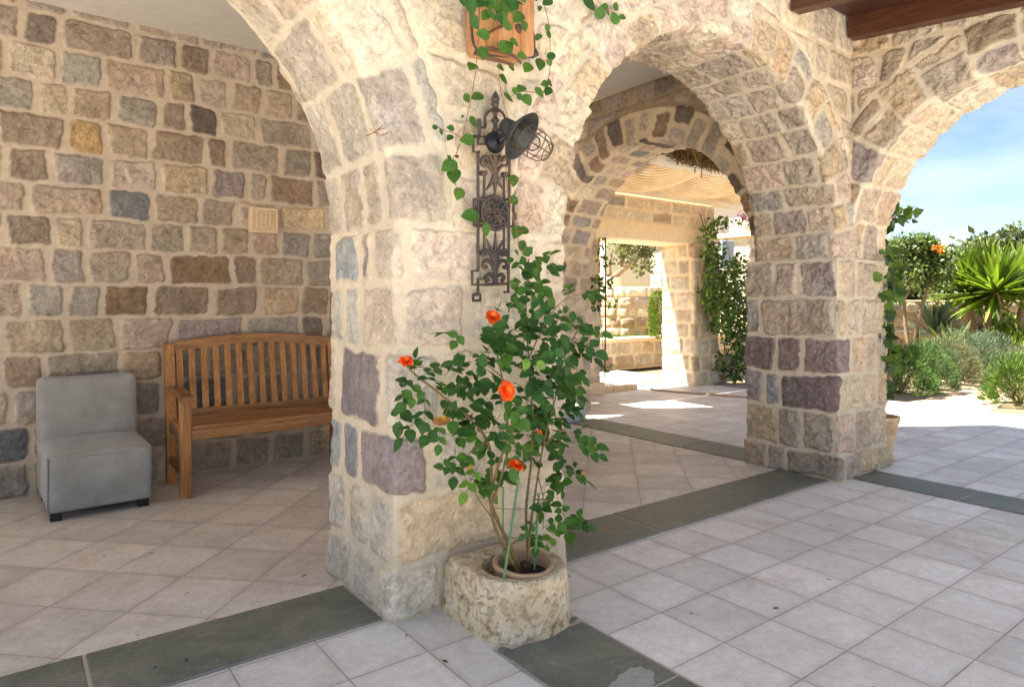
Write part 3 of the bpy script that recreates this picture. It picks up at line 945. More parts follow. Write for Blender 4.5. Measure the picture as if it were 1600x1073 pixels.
# ------------------------------------------------------------------ teak bench
M_TEAKV = wood_mat("teak_upright", srgb(130, 88, 48), srgb(168, 117, 66), srgb(194, 147, 94), .5, (26, 26, 2))
M_TEAKH = wood_mat("teak_rail", srgb(126, 85, 48), srgb(163, 114, 66), srgb(189, 143, 94), .5, (2, 26, 26))
M_TEAKD = wood_mat("teak_arm", srgb(106, 72, 46), srgb(138, 98, 64), srgb(160, 122, 84), .5, (26, 2, 26))
bench = thing("garden_bench", "slatted teak garden bench with a curved top rail against the stone wall", "bench", (1.5, 4.9, 0))
X0, X1 = .885, 2.125
def lean(z): return 5.135 + .10 * max(0, z - .43) / .55
for xs in (X0 + .03, X1 - .03):
    MB().rbox((xs, 4.675, .312), (.062, .062, .624), .005).build("leg", M_TEAKV, bench)
    mb = MB()
    zs = [0, .2, .42, .6, .78, .955]
    vs, fs = [], []
    for z in zs:
        yc = lean(z) - (.0 if z > .3 else -.0)
        vs += [(xs - .03, yc - .03, z), (xs + .03, yc - .03, z), (xs + .03, yc + .03, z), (xs - .03, yc + .03, z)]
    for i in range(len(zs) - 1):
        for k in range(4):
            fs.append((i * 4 + k, i * 4 + (k + 1) % 4, i * 4 + 4 + (k + 1) % 4, i * 4 + 4 + k))
    fs += [(3, 2, 1, 0), tuple(len(vs) - 4 + k for k in range(4))]
    mb.add(vs, fs).build("leg", M_TEAKV, bench, smooth=False)
    mb = MB()                                    # shaped armrest
    n = 12; prof = []
    for i in range(n + 1):
        t = i / n
        prof.append((4.605 + t * .53, .628 + .018 * math.sin(t * math.pi) - .012 * (1 - t) ** 3, .040 - .012 * t))
    vs, fs = [], []
    for y, z, hw in prof:
        vs += [(xs - hw, y, z), (xs + hw, y, z), (xs + hw - .003, y, z + .036), (xs - hw + .003, y, z + .036)]
    for i in range(n):
        for k in range(4):
            fs.append((i * 4 + k, i * 4 + (k + 1) % 4, i * 4 + 4 + (k + 1) % 4, i * 4 + 4 + k))
    fs += [(3, 2, 1, 0), tuple(len(vs) - 4 + k for k in range(4))]
    mb.add(vs, fs).build("armrest", M_TEAKD, bench, angle=50)
    MB().rbox((xs, 4.905, .165), (.03, .41, .05), .004).build("stretcher", M_TEAKD, bench)
    MB().rbox((xs, 4.905, .395), (.03, .41, .07), .004).build("seat_rail", M_TEAKD, bench)
mb = MB()
for i in range(7):
    y = 4.672 + i * .066
    mb.rbox(((X0 + X1) / 2, y, .447 - .012 * math.sin(i / 6 * math.pi)), (X1 - X0 - (.13 if i in (0, 6) else .02) , .052, .022), .004)
mb.build("seat", M_TEAKH, bench)
MB().rbox(((X0 + X1) / 2, 4.672, .402), (X1 - X0 - .125, .03, .066), .004).build("apron", M_TEAKH, bench)
mb = MB()                                        # curved top rail
n = 32; vs, fs = [], []
for i in range(n + 1):
    t = i / n; x = X0 + .055 + t * (X1 - X0 - .11)
    zc = .938 + .044 * math.sin(t * math.pi); yc = lean(zc) - .002
    vs += [(x, yc - .019, zc - .035), (x, yc - .019, zc + .033), (x, yc + .019, zc + .035), (x, yc + .019, zc - .033)]
for i in range(n):
    for k in range(4):
        fs.append((i * 4 + k, i * 4 + 4 + k, i * 4 + 4 + (k + 1) % 4, i * 4 + (k + 1) % 4))
fs += [(0, 1, 2, 3), tuple(len(vs) - 4 + k for k in range(4))[::-1]]
mb.add(vs, fs).build("top_rail", M_TEAKH, bench, angle=50)
MB().rbox(((X0 + X1) / 2, lean(.47) - .002, .475), (X1 - X0 - .11, .032, .05), .004).build("back_rail", M_TEAKH, bench)
for i in range(14):
    t = (i + .5) / 14; x = X0 + .055 + t * (X1 - X0 - .11); zt = .928 + .044 * math.sin(t * math.pi)
    vs = []
    for z in (.49, zt):
        y = lean(z)
        vs += [(x - .021, y - .008, z), (x + .021, y - .008, z), (x + .021, y + .008, z), (x - .021, y + .008, z)]
    MB().add(vs, [(0, 1, 5, 4), (1, 2, 6, 5), (2, 3, 7, 6), (3, 0, 4, 7)]).build("back_slat", M_TEAKV, bench, smooth=False)

# ------------------------------------------------------------------ grey slipper chair
b = NB("grey_velvet"); p = b.obj()
n1 = b.noise(p, 5, 5, .6, .6); n2 = b.noise(p, 16, 4, .6)
c_ = b.ramp(n1, [(.3, srgb(134, 133, 128)), (.5, srgb(145, 144, 139)), (.7, srgb(158, 157, 152))])
c_ = b.mix(1.0, c_, b.rng(n2, .3, .7, .93, 1.07), 'MULTIPLY')
M_VELVET = b.done(b.bsdf(c_, .85, b.bump(b.math('ADD', b.math('MULTIPLY', b.noise(p, 420, 2), .08), b.noise(p, 7, 4, .55, 1.2)), .25, .02), spec=.2, **{'Sheen Weight': .35, 'Sheen Roughness': .4}))
M_FOOT = plain("black_foot", (.012, .011, .011), .5, bump=0)
chair = thing("slipper_chair", "low armless grey velvet chair on short black feet left of the bench", "chair", (.44, 4.9, 0), rz=0)
W, D = .535, .62
Mch = Matrix.Translation((.44, 4.915, 0)) @ Matrix.Rotation(math.radians(2.5), 4, 'Z')
def seat_fn(p):
    q = p.copy()
    u, v = p.x / (W / 2), p.y / (D / 2)
    if p.z > .05:
        q.z += .022 * max(0, 1 - u * u) * max(0, 1 - v * v) + .022 * (v + 1) / 2
    q.y += .012 * (p.z - .1)
    q.x *= 1 + .012 * (p.z / .17)
    return q
mb = MB().soft((W, D, .325), .022, 14, seat_fn, Mch @ Matrix.Translation((0, -.005, .2125)))
seat = mb.build("seat", M_VELVET, chair, angle=80)
seam = MB()
for (sx, sy) in ((-1, -1), (1, -1)):
    seam.tube([Mch @ Vector((sx * (W / 2 - .004), -D / 2 - .001, .06 + .31 * i / 10)) for i in range(11)], .0025, 5)
seam.tube([Mch @ Vector((-W / 2 + .02 + (W - .04) * i / 14, -D / 2 - .001, .352 + .006 * math.sin(i / 14 * math.pi))) for i in range(15)], .0028, 5)
seam.build("piping", plain("seam", srgb(104, 103, 98), .9, bump=0), seat)
def back_fn(p):
    q = p.copy()
    t = (p.z + .38) / .76
    q.y += .055 * t * t
    q.x *= 1.0 + .02 * t
    q.y -= .012 * max(0, 1 - (p.x / (W / 2)) ** 2) * (1 if p.y < 0 else 0)
    return q
mb = MB().soft((W + .004, .145, .715), .03, 14, back_fn, Mch @ Matrix.Translation((0, .225, .4125)))
mb.build("backrest", M_VELVET, chair, angle=80)
for sx, sy in ((-1, -1), (1, -1), (-1, 1), (1, 1)):
    q = Mch @ Vector((sx * (W / 2 - .045), sy * (D / 2 - .045), .026))
    MB().rbox(q, (.055, .055, .052), .004, Matrix.Rotation(math.radians(2.5), 3, 'Z')).build("foot", M_FOOT, chair)

# carved square stone in the back wall
A_, B_ = on_y(389, 323, 5.29), on_y(432, 366, 5.29)
mb = MB()
cx, cz = (A_.x + B_.x) / 2, (A_.z + B_.z) / 2; pw, ph = B_.x - A_.x, A_.z - B_.z
mb.rbox((cx, 5.28, cz), (pw, .06, ph), .008)
M_PLQ = plain("carved_limestone", srgb(208, 184, 152), .85, nscale=40)
plq = mb.build("carved_stone_plaque", M_PLQ)
tag(plq, "small square carved cream stone set in the wall above the bench", "plaque")
fr = MB()
for (ux, uz, sx, sz) in ((0, .44, 1, .08), (0, -.44, 1, .08), (.45, 0, .08, .8), (-.45, 0, .08, .8), (-.26, 0, .05, .6), (-.10, .05, .05, .5), (.06, 0, .05, .6), (.22, .05, .05, .5), (.32, 0, .04, .6), (-.02, -.3, .5, .05), (-.18, .28, .2, .05), (.15, .3, .2, .05)):
    fr.rbox((cx + ux * pw, 5.247, cz + uz * ph), (sx * pw * .95, .016, sz * ph), .002, n=1)
fr.build("carving", M_PLQ, plq)

# ------------------------------------------------------------------ stone planter with clay pot
M_TROUGH = (lambda b: (lambda p: b.done(b.bsdf(
    b.mix(b.rng(b.noise(p, 16, 6, .7, .8), .53, .64, 0, .72),
          b.mix(b.rng(b.noise(p, 7, 5, .65), .35, .65, 0, 1), srgb(232, 215, 186), srgb(210, 186, 148)), srgb(146, 108, 72)),
    .9, b.bump(b.math('ADD', b.noise(p, 26, 6, .7, .5), b.math('MULTIPLY', b.rng(b.noise(p, 34, 4, .65), .34, .46, 0, 1), 1.2)), .75, .014), spec=.2)))(b.pos()))(NB("pitted_limestone"))
PC = Vector((1.612, 2.112))
def trough_r(an):
    """plan outline: round in front, square towards the pillar"""
    c, s_ = math.cos(an), math.sin(an)
    if s_ < 0:
        return .205
    k = 1 / max(abs(c) / .205, abs(s_) / .245)
    return k * .96 + .0
rr = random.Random(5)
prof = [(1.04, -.01), (1.02, .03), (1.01, .08), (1.0, .15), (.985, .195), (.955, .215), (.90, .222), (.72, .218), (.60, .214), (.575, .19), (.57, .06)]
mb = MB(); vs, fs = [], []
N_ = 96
for r, z in prof:
    for k in range(N_):
        an = 2 * math.pi * k / N_
        ro = trough_r(an)
        ri = .15 / .228
        base_r = ro * r if r > .8 else .228 * r
        n_ = float(fbm(np.array([[an * 3.0]]), np.array([[z * 14]]), 4, 2)[0, 0]) if 0 < k < N_ - 4 else 0
        base_r += .010 * n_ * (1 if r > .8 else .4)
        vs.append((PC.x + base_r * math.cos(an), PC.y + base_r * math.sin(an), z + .004 * n_))
for i in range(len(prof) - 1):
    for k in range(N_):
        k2 = (k + 1) % N_
        fs.append((i * N_ + k, i * N_ + k2, (i + 1) * N_ + k2, (i + 1) * N_ + k))
fs.append(tuple(len(vs) - N_ + k for k in range(N_)))
mb.add(vs, fs)
pl = mb.build("stone_planter", M_TROUGH, angle=60)
tag(pl, "old pitted limestone planter holding the rose at the foot of the pillar", "planter")
M_CLAY = plain("weathered_clay", srgb(188, 150, 116), .85, nscale=24, var=.2, bump=.5, alt=srgb(190, 168, 138), altscale=9)
pot = MB()
wob = lambda an, z: 1 + .03 * math.sin(3 * an + 1) + .02 * math.sin(7 * an)
Mp = Matrix.Translation((1.625, 2.085, .088)) @ Matrix.Rotation(.05, 4, 'X')
pot.lathe([(.10, 0), (.113, .10), (.118, .128), (.124, .136), (.120, .146), (.108, .146), (.104, .135), (.098, .09)], Mp, 48, wob=wob)
po = pot.build("clay_pot", M_CLAY, angle=60)
tag(po, "broken rim of a terracotta pot sunk in the stone planter", "pot")
b = NB("potting_soil"); p = b.pos()
M_EARTH = b.done(b.bsdf(b.mix(b.rng(b.noise(p, 30, 4), .4, .6, 0, 1), (.02, .014, .01), (.06, .042, .028)), .95, b.bump(b.noise(p, 60, 5, .7), 1, .03)))
sm = MB().lathe([(.108, 0), (.07, .008), (.03, .012), (.001, .014)], Matrix.Translation((1.625, 2.085, .185)), 32)
so = sm.build("soil", M_EARTH, po)
# ------------------------------------------------------------------ leaves
def leaf_template(width=.62, fold=.18, droop=.16, rowsn=6, serr=0.0, shape='ovate', cup=0.0):
    """unit leaf along +X, normal +Z; returns verts, quad faces"""
    xs = np.linspace(0, 1, rowsn)
    if shape == 'ovate':
        wv = np.sin(np.pi * xs ** .78) ** .85 * width / 2
    elif shape == 'round':
        wv = np.sqrt(np.maximum(0, 1 - (2 * xs - 1) ** 2)) ** .8 * width / 2
    elif shape == 'heart':
        wv = np.sin(np.pi * np.clip(xs * .92 + .08, 0, 1) ** .55) ** .8 * width / 2
    else:
        wv = np.sin(np.pi * np.clip(xs * .9 + .06, 0, 1)) ** .6 * width / 2
    wv[0], wv[-1] = .012, .008
    V = []
    for i, x in enumerate(xs):
        zc = -droop * x * x
        wq = wv[i] * (1 + (serr if i % 2 else -serr))
        for t in (-1, -.5, 0, .5, 1):
            V.append((x, t * wq, zc + abs(t) * wq * fold - cup * (t * wq) ** 2))
    V = np.array(V)
    F = []
    for i in range(rowsn - 1):
        for k in range(4):
            a = i * 5 + k
            F.append((a, a + 5, a + 6, a + 1))
    return V, np.array(F)

class Leaves:
    def __init__(s): s.P, s.X, s.N, s.S, s.C, s.W = [], [], [], [], [], []
    def add(s, p, x, n, size, col, wid=1.0):
        s.P.append(tuple(p)); s.X.append(tuple(x)); s.N.append(tuple(n)); s.S.append(size); s.C.append(col); s.W.append(wid)
    def build(s, name, mat, parent=None, tmpl=None, twigs=None, tcol=(.10, .13, .04)):
        V0, F0 = tmpl
        P, X, Nn = np.array(s.P), np.array(s.X), np.array(s.N)
        S, Wd, C = np.array(s.S), np.array(s.W), np.array(s.C)
        X /= np.linalg.norm(X, axis=1, keepdims=True) + 1e-9
        Y = np.cross(Nn, X); Y /= np.linalg.norm(Y, axis=1, keepdims=True) + 1e-9
        Z = np.cross(X, Y)
        sc = S[:, None, None]
        V = P[:, None, :] + sc * (V0[None, :, 0:1] * X[:, None, :] + V0[None, :, 1:2] * Wd[:, None, None] * Y[:, None, :] + V0[None, :, 2:3] * Z[:, None, :])
        n, k = len(P), len(V0)
        F = (F0[None] + (np.arange(n) * k)[:, None, None]).reshape(-1, F0.shape[1])
        V, C = V.reshape(-1, 3), np.repeat(C, k, 0)
        if twigs is not None:            # the fine stalks that carry the leaves
            F = np.concatenate([F, np.array(twigs.f) + len(V)])
            V = np.concatenate([V, np.array(twigs.v)])
            C = np.concatenate([C, np.tile(np.array(tcol), (len(twigs.v), 1))])
        return np_mesh(name, V, F, mat, parent, C)

def rvec(R, s=1.0):
    return Vector((R.gauss(0, 1), R.gauss(0, 1), R.gauss(0, 1))).normalized() * s

def vary(R, c, a=.22, hue=.08):
    f = R.uniform(1 - a, 1 + a)
    return (c[0] * f * R.uniform(1 - hue, 1 + hue), c[1] * f, c[2] * f * R.uniform(1 - hue, 1 + hue))

def smooth_line(pts, n=8):
    pts = [Vector(p) for p in pts]
    out = []
    for i in range(len(pts) - 1):
        p0, p1, p2, p3 = pts[max(i - 1, 0)], pts[i], pts[i + 1], pts[min(i + 2, len(pts) - 1)]
        for k in range(n):
            t = k / n
            out.append(.5 * ((2 * p1) + (p2 - p0) * t + (2 * p0 - 5 * p1 + 4 * p2 - p3) * t * t + (3 * p1 - p0 - 3 * p2 + p3) * t ** 3))
    out.append(pts[-1])
    return out

M_LEAF = leaf_mat("rose_leaf", .28, .48, .3)
M_LEAF2 = leaf_mat("soft_leaf", .35, .5, .4)
M_STEM = plain("woody_stem", srgb(112, 92, 58), .8, nscale=60, var=.25)
M_GREENSTEM = plain("green_stem", srgb(104, 116, 58), .6, nscale=60, var=.2)
DARKG, MIDG, LIGHTG, YEL = (.034, .098, .018), (.062, .15, .020), (.13, .26, .028), (.50, .30, .02)
CAMV = Vector((-.35, -.85, .35)).normalized()

# ------------------------------------------------------------------ rose
R = random.Random(77)
rose = thing("rose_bush", "tall leafy rose bush with orange flowers growing from the stone planter", "rose", (1.6, 2.1, .2))
stems = [  # (pixel path, offset in Y at each point)
    ([(808, 893), (795, 850), (777, 812), (765, 775), (768, 735), (762, 690), (735, 655), (705, 630), (675, 605), (652, 588), (634, 570)], 2.08, 2.16, .0085),
    ([(812, 893), (828, 830), (838, 760), (850, 690), (868, 620), (882, 560), (905, 510)], 2.09, 2.14, .006),
    ([(806, 893), (783, 845), (768, 800), (772, 750), (790, 690), (792, 640), (788, 615)], 2.07, 2.02, .0075),
    ([(768, 790), (790, 720), (800, 660), (785, 590), (775, 545), (769, 500)], 2.08, 2.18, .005),
    ([(815, 890), (822, 800), (830, 720), (832, 640), (826, 560), (822, 480), (826, 405)], 2.1, 2.24, .006),
    ([(846, 700), (875, 672), (882, 672), (894, 692)], 2.1, 2.06, .004),
    ([(836, 780), (862, 782), (882, 806), (893, 826)], 2.05, 2.0, .003),
    ([(762, 690), (735, 706), (716, 740)], 2.1, 2.02, .003),
    ([(840, 740), (850, 785), (848, 828)], 2.06, 1.98, .003),
    ([(770, 810), (745, 775), (733, 745)], 2.08, 2.12, .0025),
    ([(826, 560), (855, 500), (880, 470), (905, 460)], 2.14, 2.2, .003),
    ([(785, 590), (750, 560), (725, 545)], 2.1, 2.14, .003),
    ([(705, 630), (690, 655), (678, 665)], 2.12, 2.08, .002),
    ([(800, 850), (835, 820), (846, 780)], 2.08, 2.08, .003),
]
mb = MB()
stem_pts = []
for path, ya, yb, r in stems:
    m = len(path)
    pts = [on_y(px, py, ya + (yb - ya) * i / (m - 1)) for i, (px, py) in enumerate(path)]
    if path[0][1] > 885:
        pts[0] = Vector((1.625 + .02 * (path[0][0] - 808) / 4, 2.085, .17))
    sm_ = smooth_line(pts, 6)
    MB().tube(sm_, r, 7, taper=r * .4).build("stem", M_STEM, rose)
    stem_pts.append(sm_)
kn = MB()
kn.soft((.055, .05, .06), .024, 6, lambda p: p * (1 + .12 * math.sin(40 * p.x + 60 * p.z)), Matrix.Translation((1.635, 2.09, .195)))
kn.build("rootstock", plain("dark_bark", srgb(70, 50, 36), .9, nscale=50, var=.3, bump=.6), rose)
T_ROSE = leaf_template(.74, .16, .18, 9, .03)
fol, tw = Leaves(), MB()
def spray(p, d, size, col, R, n=5):
    """a rose leaf: a rachis with leaflets in pairs and one at the tip"""
    d = d.normalized()
    nrm = (CAMV * R.uniform(.3, 1.0) + Vector((0, 0, 1)) * R.uniform(.2, 1.0) + rvec(R, .45)).normalized()
    side = nrm.cross(d).normalized()
    L = size * (1.9 if n == 5 else 1.1)
    pts = [p + d * (L * t) - Vector((0, 0, 1)) * (.25 * L * t * t) for t in (0, .35, .7, 1)]
    tw.tube(pts, .0011, 4, cap=False)
    fol.add(pts[3], d - Vector((0, 0, .3)) + rvec(R, .12), nrm + rvec(R, .15), size * R.uniform(.95, 1.15), vary(R, col))
    for t, k in (((.36, .8), (.74, .95)) if n == 5 else ((.55, .9),)):
        q = p + d * (L * t) - Vector((0, 0, 1)) * (.25 * L * t * t)
        for s_ in (-1, 1):
            fol.add(q, side * s_ + d * R.uniform(.35, .6) - Vector((0, 0, R.uniform(.0, .3))) + rvec(R, .1), nrm + rvec(R, .22), size * k * R.uniform(.85, 1.1), vary(R, col))
clusters = [  # px, py, rx, ry, count, tone, nearness
    (822, 432, 34, 34, 9, 1, .5), (850, 470, 45, 35, 10, 1, .5), (800, 500, 28, 26, 6, 1, .4), (880, 515, 32, 36, 11, 0, .5), (738, 521, 26, 9, 3, 1, .5),
    (765, 560, 40, 36, 10, 0, .5), (830, 555, 55, 45, 18, 0, .6), (886, 560, 20, 30, 6, 0, .4), (690, 598, 42, 16, 8, 0, .5), (644, 594, 18, 9, 4, 0, .5),
    (790, 600, 55, 40, 14, 0, .8), (850, 612, 48, 42, 15, 0, .7), (738, 628, 42, 28, 9, 0, .6), (684, 645, 20, 24, 4, 0, .4), (800, 668, 52, 42, 11, 1, .8),
    (866, 668, 42, 40, 9, 0, .6), (697, 690, 16, 14, 3, 1, .5), (780, 712, 46, 22, 7, 2, .8), (838, 718, 42, 30, 8, 1, .7), (888, 690, 16, 24, 6, 0, .4),
    (730, 738, 20, 13, 3, 2, .5), (852, 770, 20, 20, 3, 1, .6), (880, 812, 16, 12, 3, 2, .6), (846, 830, 8, 10, 2, 1, .6), (722, 694, 24, 14, 3, 1, .4), (815, 630, 70, 45, 8, 0, .2), (825, 580, 70, 55, 14, 0, .2), (872, 745, 24, 12, 2, 2, .5)]
for px, py, rx, ry, cnt, tone, near in clusters:
    for _ in range(int(round(cnt * .74))):
        a, q = R.uniform(0, 2 * math.pi), math.sqrt(R.random())
        x, y = px + rx * q * math.cos(a), py + ry * q * math.sin(a)
        yy = 2.28 - near * R.uniform(.05, .42)
        p = on_y(x, y, yy)
        d = Vector((math.cos(a) * R.uniform(.2, 1), R.uniform(-.9, .2), -math.sin(a) * .6 + R.uniform(-.4, .4)))
        col = [DARKG, DARKG, MIDG, LIGHTG][min(3, max(0, tone + R.choice((0, 0, 0, 1, 1, 0))))]
        spray(p, d, R.uniform(.040, .060), col, R, R.choice((5, 5, 3)))
for sp in stem_pts:                                  # leaves carried along the canes
    for i in range(int(len(sp) * .55), len(sp), 4):
        spray(sp[i], rvec(R) * .8 + Vector((0, -.5, .1)), R.uniform(.036, .054), R.choice((DARKG, MIDG, MIDG)), R, R.choice((5, 3)))
for px, py, c, sz in ((699, 655, YEL, .035), (690, 660, (.32, .13, .045), .045), (684, 661, (.34, .15, .06), .05), (737, 719, (.45, .24, .06), .04), (910, 735, (.4, .2, .05), .03), (824, 560, LIGHTG, .05), (838, 565, LIGHTG, .05)):
    p = on_y(px, py, 2.02)
    fol.add(p, Vector((R.uniform(-1, 1), -.2, R.uniform(-1, .3))), CAMV + rvec(R, .3), sz, c)
fol.build("foliage", M_LEAF, rose, T_ROSE, tw)

M_PETAL = leaf_mat("orange_petal", .3, .6, .2)
def rose_flower(p, axis, rad, name="flower"):
    axis = axis.normalized()
    a = axis.cross(Vector((.2, .3, .9))).normalized(); b_ = axis.cross(a)
    L = Leaves()
    for ring_, (n, tilt, sz, off) in enumerate(((5, .25, .95, 0), (6, .55, .85, .15), (6, .85, .70, .25), (5, 1.1, .55, .3), (4, 1.3, .4, .34))):
        for k in range(n):
            an = 2 * math.pi * (k + .5 * ring_ + R.uniform(-.15, .15)) / n
            out = a * math.cos(an) + b_ * math.sin(an)
            d = out * math.cos(tilt) + axis * math.sin(tilt)
            nn = axis * math.cos(tilt) - out * math.sin(tilt)
            L.add(p + axis * (off * rad * .3) + out * (rad * .06), d + rvec(R, .08), nn + rvec(R, .1), rad * sz * R.uniform(.9, 1.1), vary(R, ((.86, .16, .03), (.84, .13, .02), (.80, .10, .012), (.88, .20, .03), (.9, .26, .04))[ring_], .28, .08))
    return L.build(name, M_PETAL, rose, leaf_template(1.05, .12, .22, 9, .05, 'round', -.45))
for px, py, yq, ax, rad in ((770, 496, 2.10, Vector((-.2, -.8, .6)), .034), (634, 566, 2.14, Vector((-.2, -.5, .8)), .030), (789, 611, 1.94, Vector((.1, -.9, .2)), .042), (806, 728, 1.96, Vector((.2, -.5, .9)), .032), (843, 675, 2.0, Vector((.2, -.6, .5)), .012)):
    rose_flower(on_y(px, py, yq), ax, rad)
# green canes that hold the rose up, tied with wire
M_CANE = plain("green_cane", srgb(96, 140, 84), .5, nscale=30, var=.12)
for (a, b_, lab) in (((784, 893, 2.02), (811, 745, 2.1), "green plant cane leaning to the right at the front of the rose"),
                     ((834, 893, 2.06), (842, 770, 2.14), "green plant cane on the right side of the rose"),
                     ((786, 880, 2.16), (786, 760, 2.2), "thin green plant cane at the back of the rose near the pillar")):
    A2, B2 = on_y(*a), on_y(*b_)
    A2.z = .17
    s_ = MB().tube([A2 + (B2 - A2) * t for t in np.linspace(0, 1, 9)], .0052 if 'thin' not in lab else .004, 8).build("plant_cane", M_CANE)
    tag(s_, lab, "cane", "canes holding up the rose")
wr = MB()
for y_, x0, x1 in ((793, 768, 846), (838, 786, 842)):
    wr.tube(smooth_line([on_y(x0, y_, 2.12), on_y((x0 + x1) / 2, y_ + 2, 2.04), on_y(x1, y_ - 1, 2.12)], 6), .0012, 4)
tag(wr.build("tying_wire", plain("grey_wire", srgb(120, 112, 98), .5, metallic=.6, bump=0)), "thin wire tied round the rose canes above the planter", "wire")

# ------------------------------------------------------------------ iron wall lamp
M_IRON = plain("dark_wrought_iron", srgb(72, 66, 62), .55, metallic=.35, nscale=60, var=.25, bump=.4, alt=srgb(104, 84, 68), altscale=14)
M_SHADE = plain("dark_enamel", srgb(54, 57, 58), .42, metallic=.3, nscale=40, var=.15, bump=.1)
lamp = thing("wall_lamp", "ornate black iron wall lamp with a tilted shade and wire cage on the pillar", "lamp", (1.67, YF, 1.7))
YP = 2.325
def cp(x, y, yy=YP): return on_y(x / 3.064 + 680, y / 3.064 + 130, yy)
def bar(mb, pts, r=.0065, yy=YP): mb.tube([cp(x, y, yy) for x, y in pts], r, 6)
mb = MB()
bar(mb, [(205, 330), (205, 900)]); bar(mb, [(235, 425), (235, 800)], .0055); bar(mb, [(355, 365), (350, 960)]); bar(mb, [(329, 425), (329, 815)], .0055)
bar(mb, smooth_line([(240, 210, 0), (238, 165, 0), (250, 140, 0), (285, 127, 0), (318, 140, 0), (334, 165, 0), (338, 215, 0)], 5) and [(240, 210), (238, 165), (248, 143), (266, 130), (287, 126), (308, 130), (324, 143), (334, 165), (338, 225)])
bar(mb, [(240, 212), (207, 212), (207, 172)]); bar(mb, [(212, 172), (212, 256), (240, 256), (240, 292), (205, 292), (205, 262)]); bar(mb, [(182, 256), (182, 330), (212, 330)]); bar(mb, [(182, 256), (215, 256)])
bar(mb, [(338, 225), (362, 245), (362, 300), (340, 320), (355, 365)])
for y_ in (556, 682): bar(mb, [(184, y_), (380, y_ + (4 if y_ > 600 else 2))], .0058)
for x_ in (186, 375): bar(mb, [(x_, 556 if x_ < 200 else 580), (x_, 682 if x_ < 200 else 690)], .0062)
bar(mb, [(384, 620), (384, 655)], .006)
bar(mb, [(205, 898), (177, 898), (177, 965), (242, 965), (242, 936), (205, 936), (205, 1012)]); bar(mb, [(182, 1012), (216, 1012), (216, 1040), (182, 1040), (182, 1012)], .0075)
bar(mb, [(242, 965), (350, 960)]); bar(mb, [(350, 960), (350, 1000), (330, 1000)])
bar(mb, [(216, 432), (245, 432)], .011); bar(mb, [(320, 438), (348, 438)], .011); bar(mb, [(216, 812), (245, 812)], .010); bar(mb, [(318, 818), (346, 818)], .010)
panel = mb.build("bracket_panel", M_IRON, lamp, angle=60)
def lathe_px(prof, cx, yy=YP):
    """turned piece: profile in crop pixels (radius, y)"""
    m = MB()
    base = cp(cx, prof[0][1], yy)
    k = (cp(cx + 100, 600, yy) - cp(cx, 600, yy)).length / 100
    pr = [(r * k, cp(cx, y, yy).z) for r, y in prof]
    return m.lathe(pr, Matrix.Translation((base.x, yy, 0)), 16, cap=True)
lathe_px([(1, 38), (7, 50), (14, 66), (17, 80), (14, 90), (11, 94), (15, 98), (15, 104), (11, 108), (12, 120), (15, 128), (16, 138), (10, 142), (7, 160), (10, 168), (17, 176), (17, 182), (9, 190), (8, 215), (13, 222), (13, 232), (9, 240)], 288).build("finial", M_IRON, lamp, angle=60)
def curl(mb, pts, r0, r1, yy=YP, n=6):
    q = smooth_line([cp(x, y, yy) for x, y in pts], n)
    mb.tube(q, [r0 + (r1 - r0) * i / (len(q) - 1) for i in range(len(q))], 6)
mb, mlo = MB(), MB()
for s_ in (-1, 1):
    X = lambda v: 286 + s_ * (v - 286)
    curl(mb, [(X(290), 445), (X(302), 415), (X(322), 395), (X(344), 392), (X(350), 372), (X(338), 355), (X(322), 362), (X(326), 378)], .007, .010)
    curl(mb, [(X(288), 430), (X(294), 390), (X(306), 362), (X(312), 350)], .007, .011)
    curl(mb, [(X(287), 435), (X(300), 470), (X(318), 498), (X(328), 512)], .012, .003)
    curl(mlo, [(X(288), 905), (X(300), 870), (X(318), 850), (X(340), 855), (X(342), 880), (X(326), 880)], .008, .010)
    curl(mlo, [(X(288), 880), (X(300), 830), (X(325), 800), (X(345), 810), (X(340), 828)], .008, .010)
    curl(mlo, [(X(287), 870), (X(298), 810), (X(318), 765), (X(328), 745)], .011, .003)
    curl(mlo, [(X(290), 930), (X(315), 915), (X(330), 930), (X(318), 948)], .008, .010)
curl(mb, [(286, 420), (286, 470), (286, 510), (284, 540)], .014, .003)
curl(mlo, [(286, 890), (286, 820), (287, 760), (288, 705)], .015, .003)
curl(mb, [(286, 440), (286, 385), (286, 345)], .010, .014)
curl(mlo, [(288, 880), (288, 935), (288, 960)], .010, .014)
mb.build("leaf_ornament", M_IRON, lamp, angle=70)
mlo.build("leaf_ornament", M_IRON, lamp, angle=70)
# medallion
c0 = cp(287, 622); rx = (cp(350, 622) - c0).length; rz = abs(cp(287, 700).z - c0.z)
mb = MB()
n = 40
ell = [(c0.x + rx * math.cos(2 * math.pi * k / n), YP, c0.z + rz * math.sin(2 * math.pi * k / n)) for k in range(n + 1)]
mb.tube(ell, .0085, 8, cap=False)
for ri in range(6):
    pass
disc = []
nr = 10; vs, fs = [], []
for i in range(nr + 1):
    for k in range(n):
        t = i / nr; an = 2 * math.pi * k / n
        hgt = .008 * math.cos(t * 1.4) + .006 * math.sin(6 * an + 9 * t) * math.sin(t * math.pi) + .004 * math.sin(11 * an - 17 * t) * math.sin(t * math.pi)
        vs.append((c0.x + rx * t * math.cos(an), YP - hgt + .003, c0.z + rz * t * math.sin(an)))
for i in range(nr):
    for k in range(n):
        fs.append((i * n + k, i * n + (k + 1) % n, (i + 1) * n + (k + 1) % n, (i + 1) * n + k))
mb.add(vs, fs)
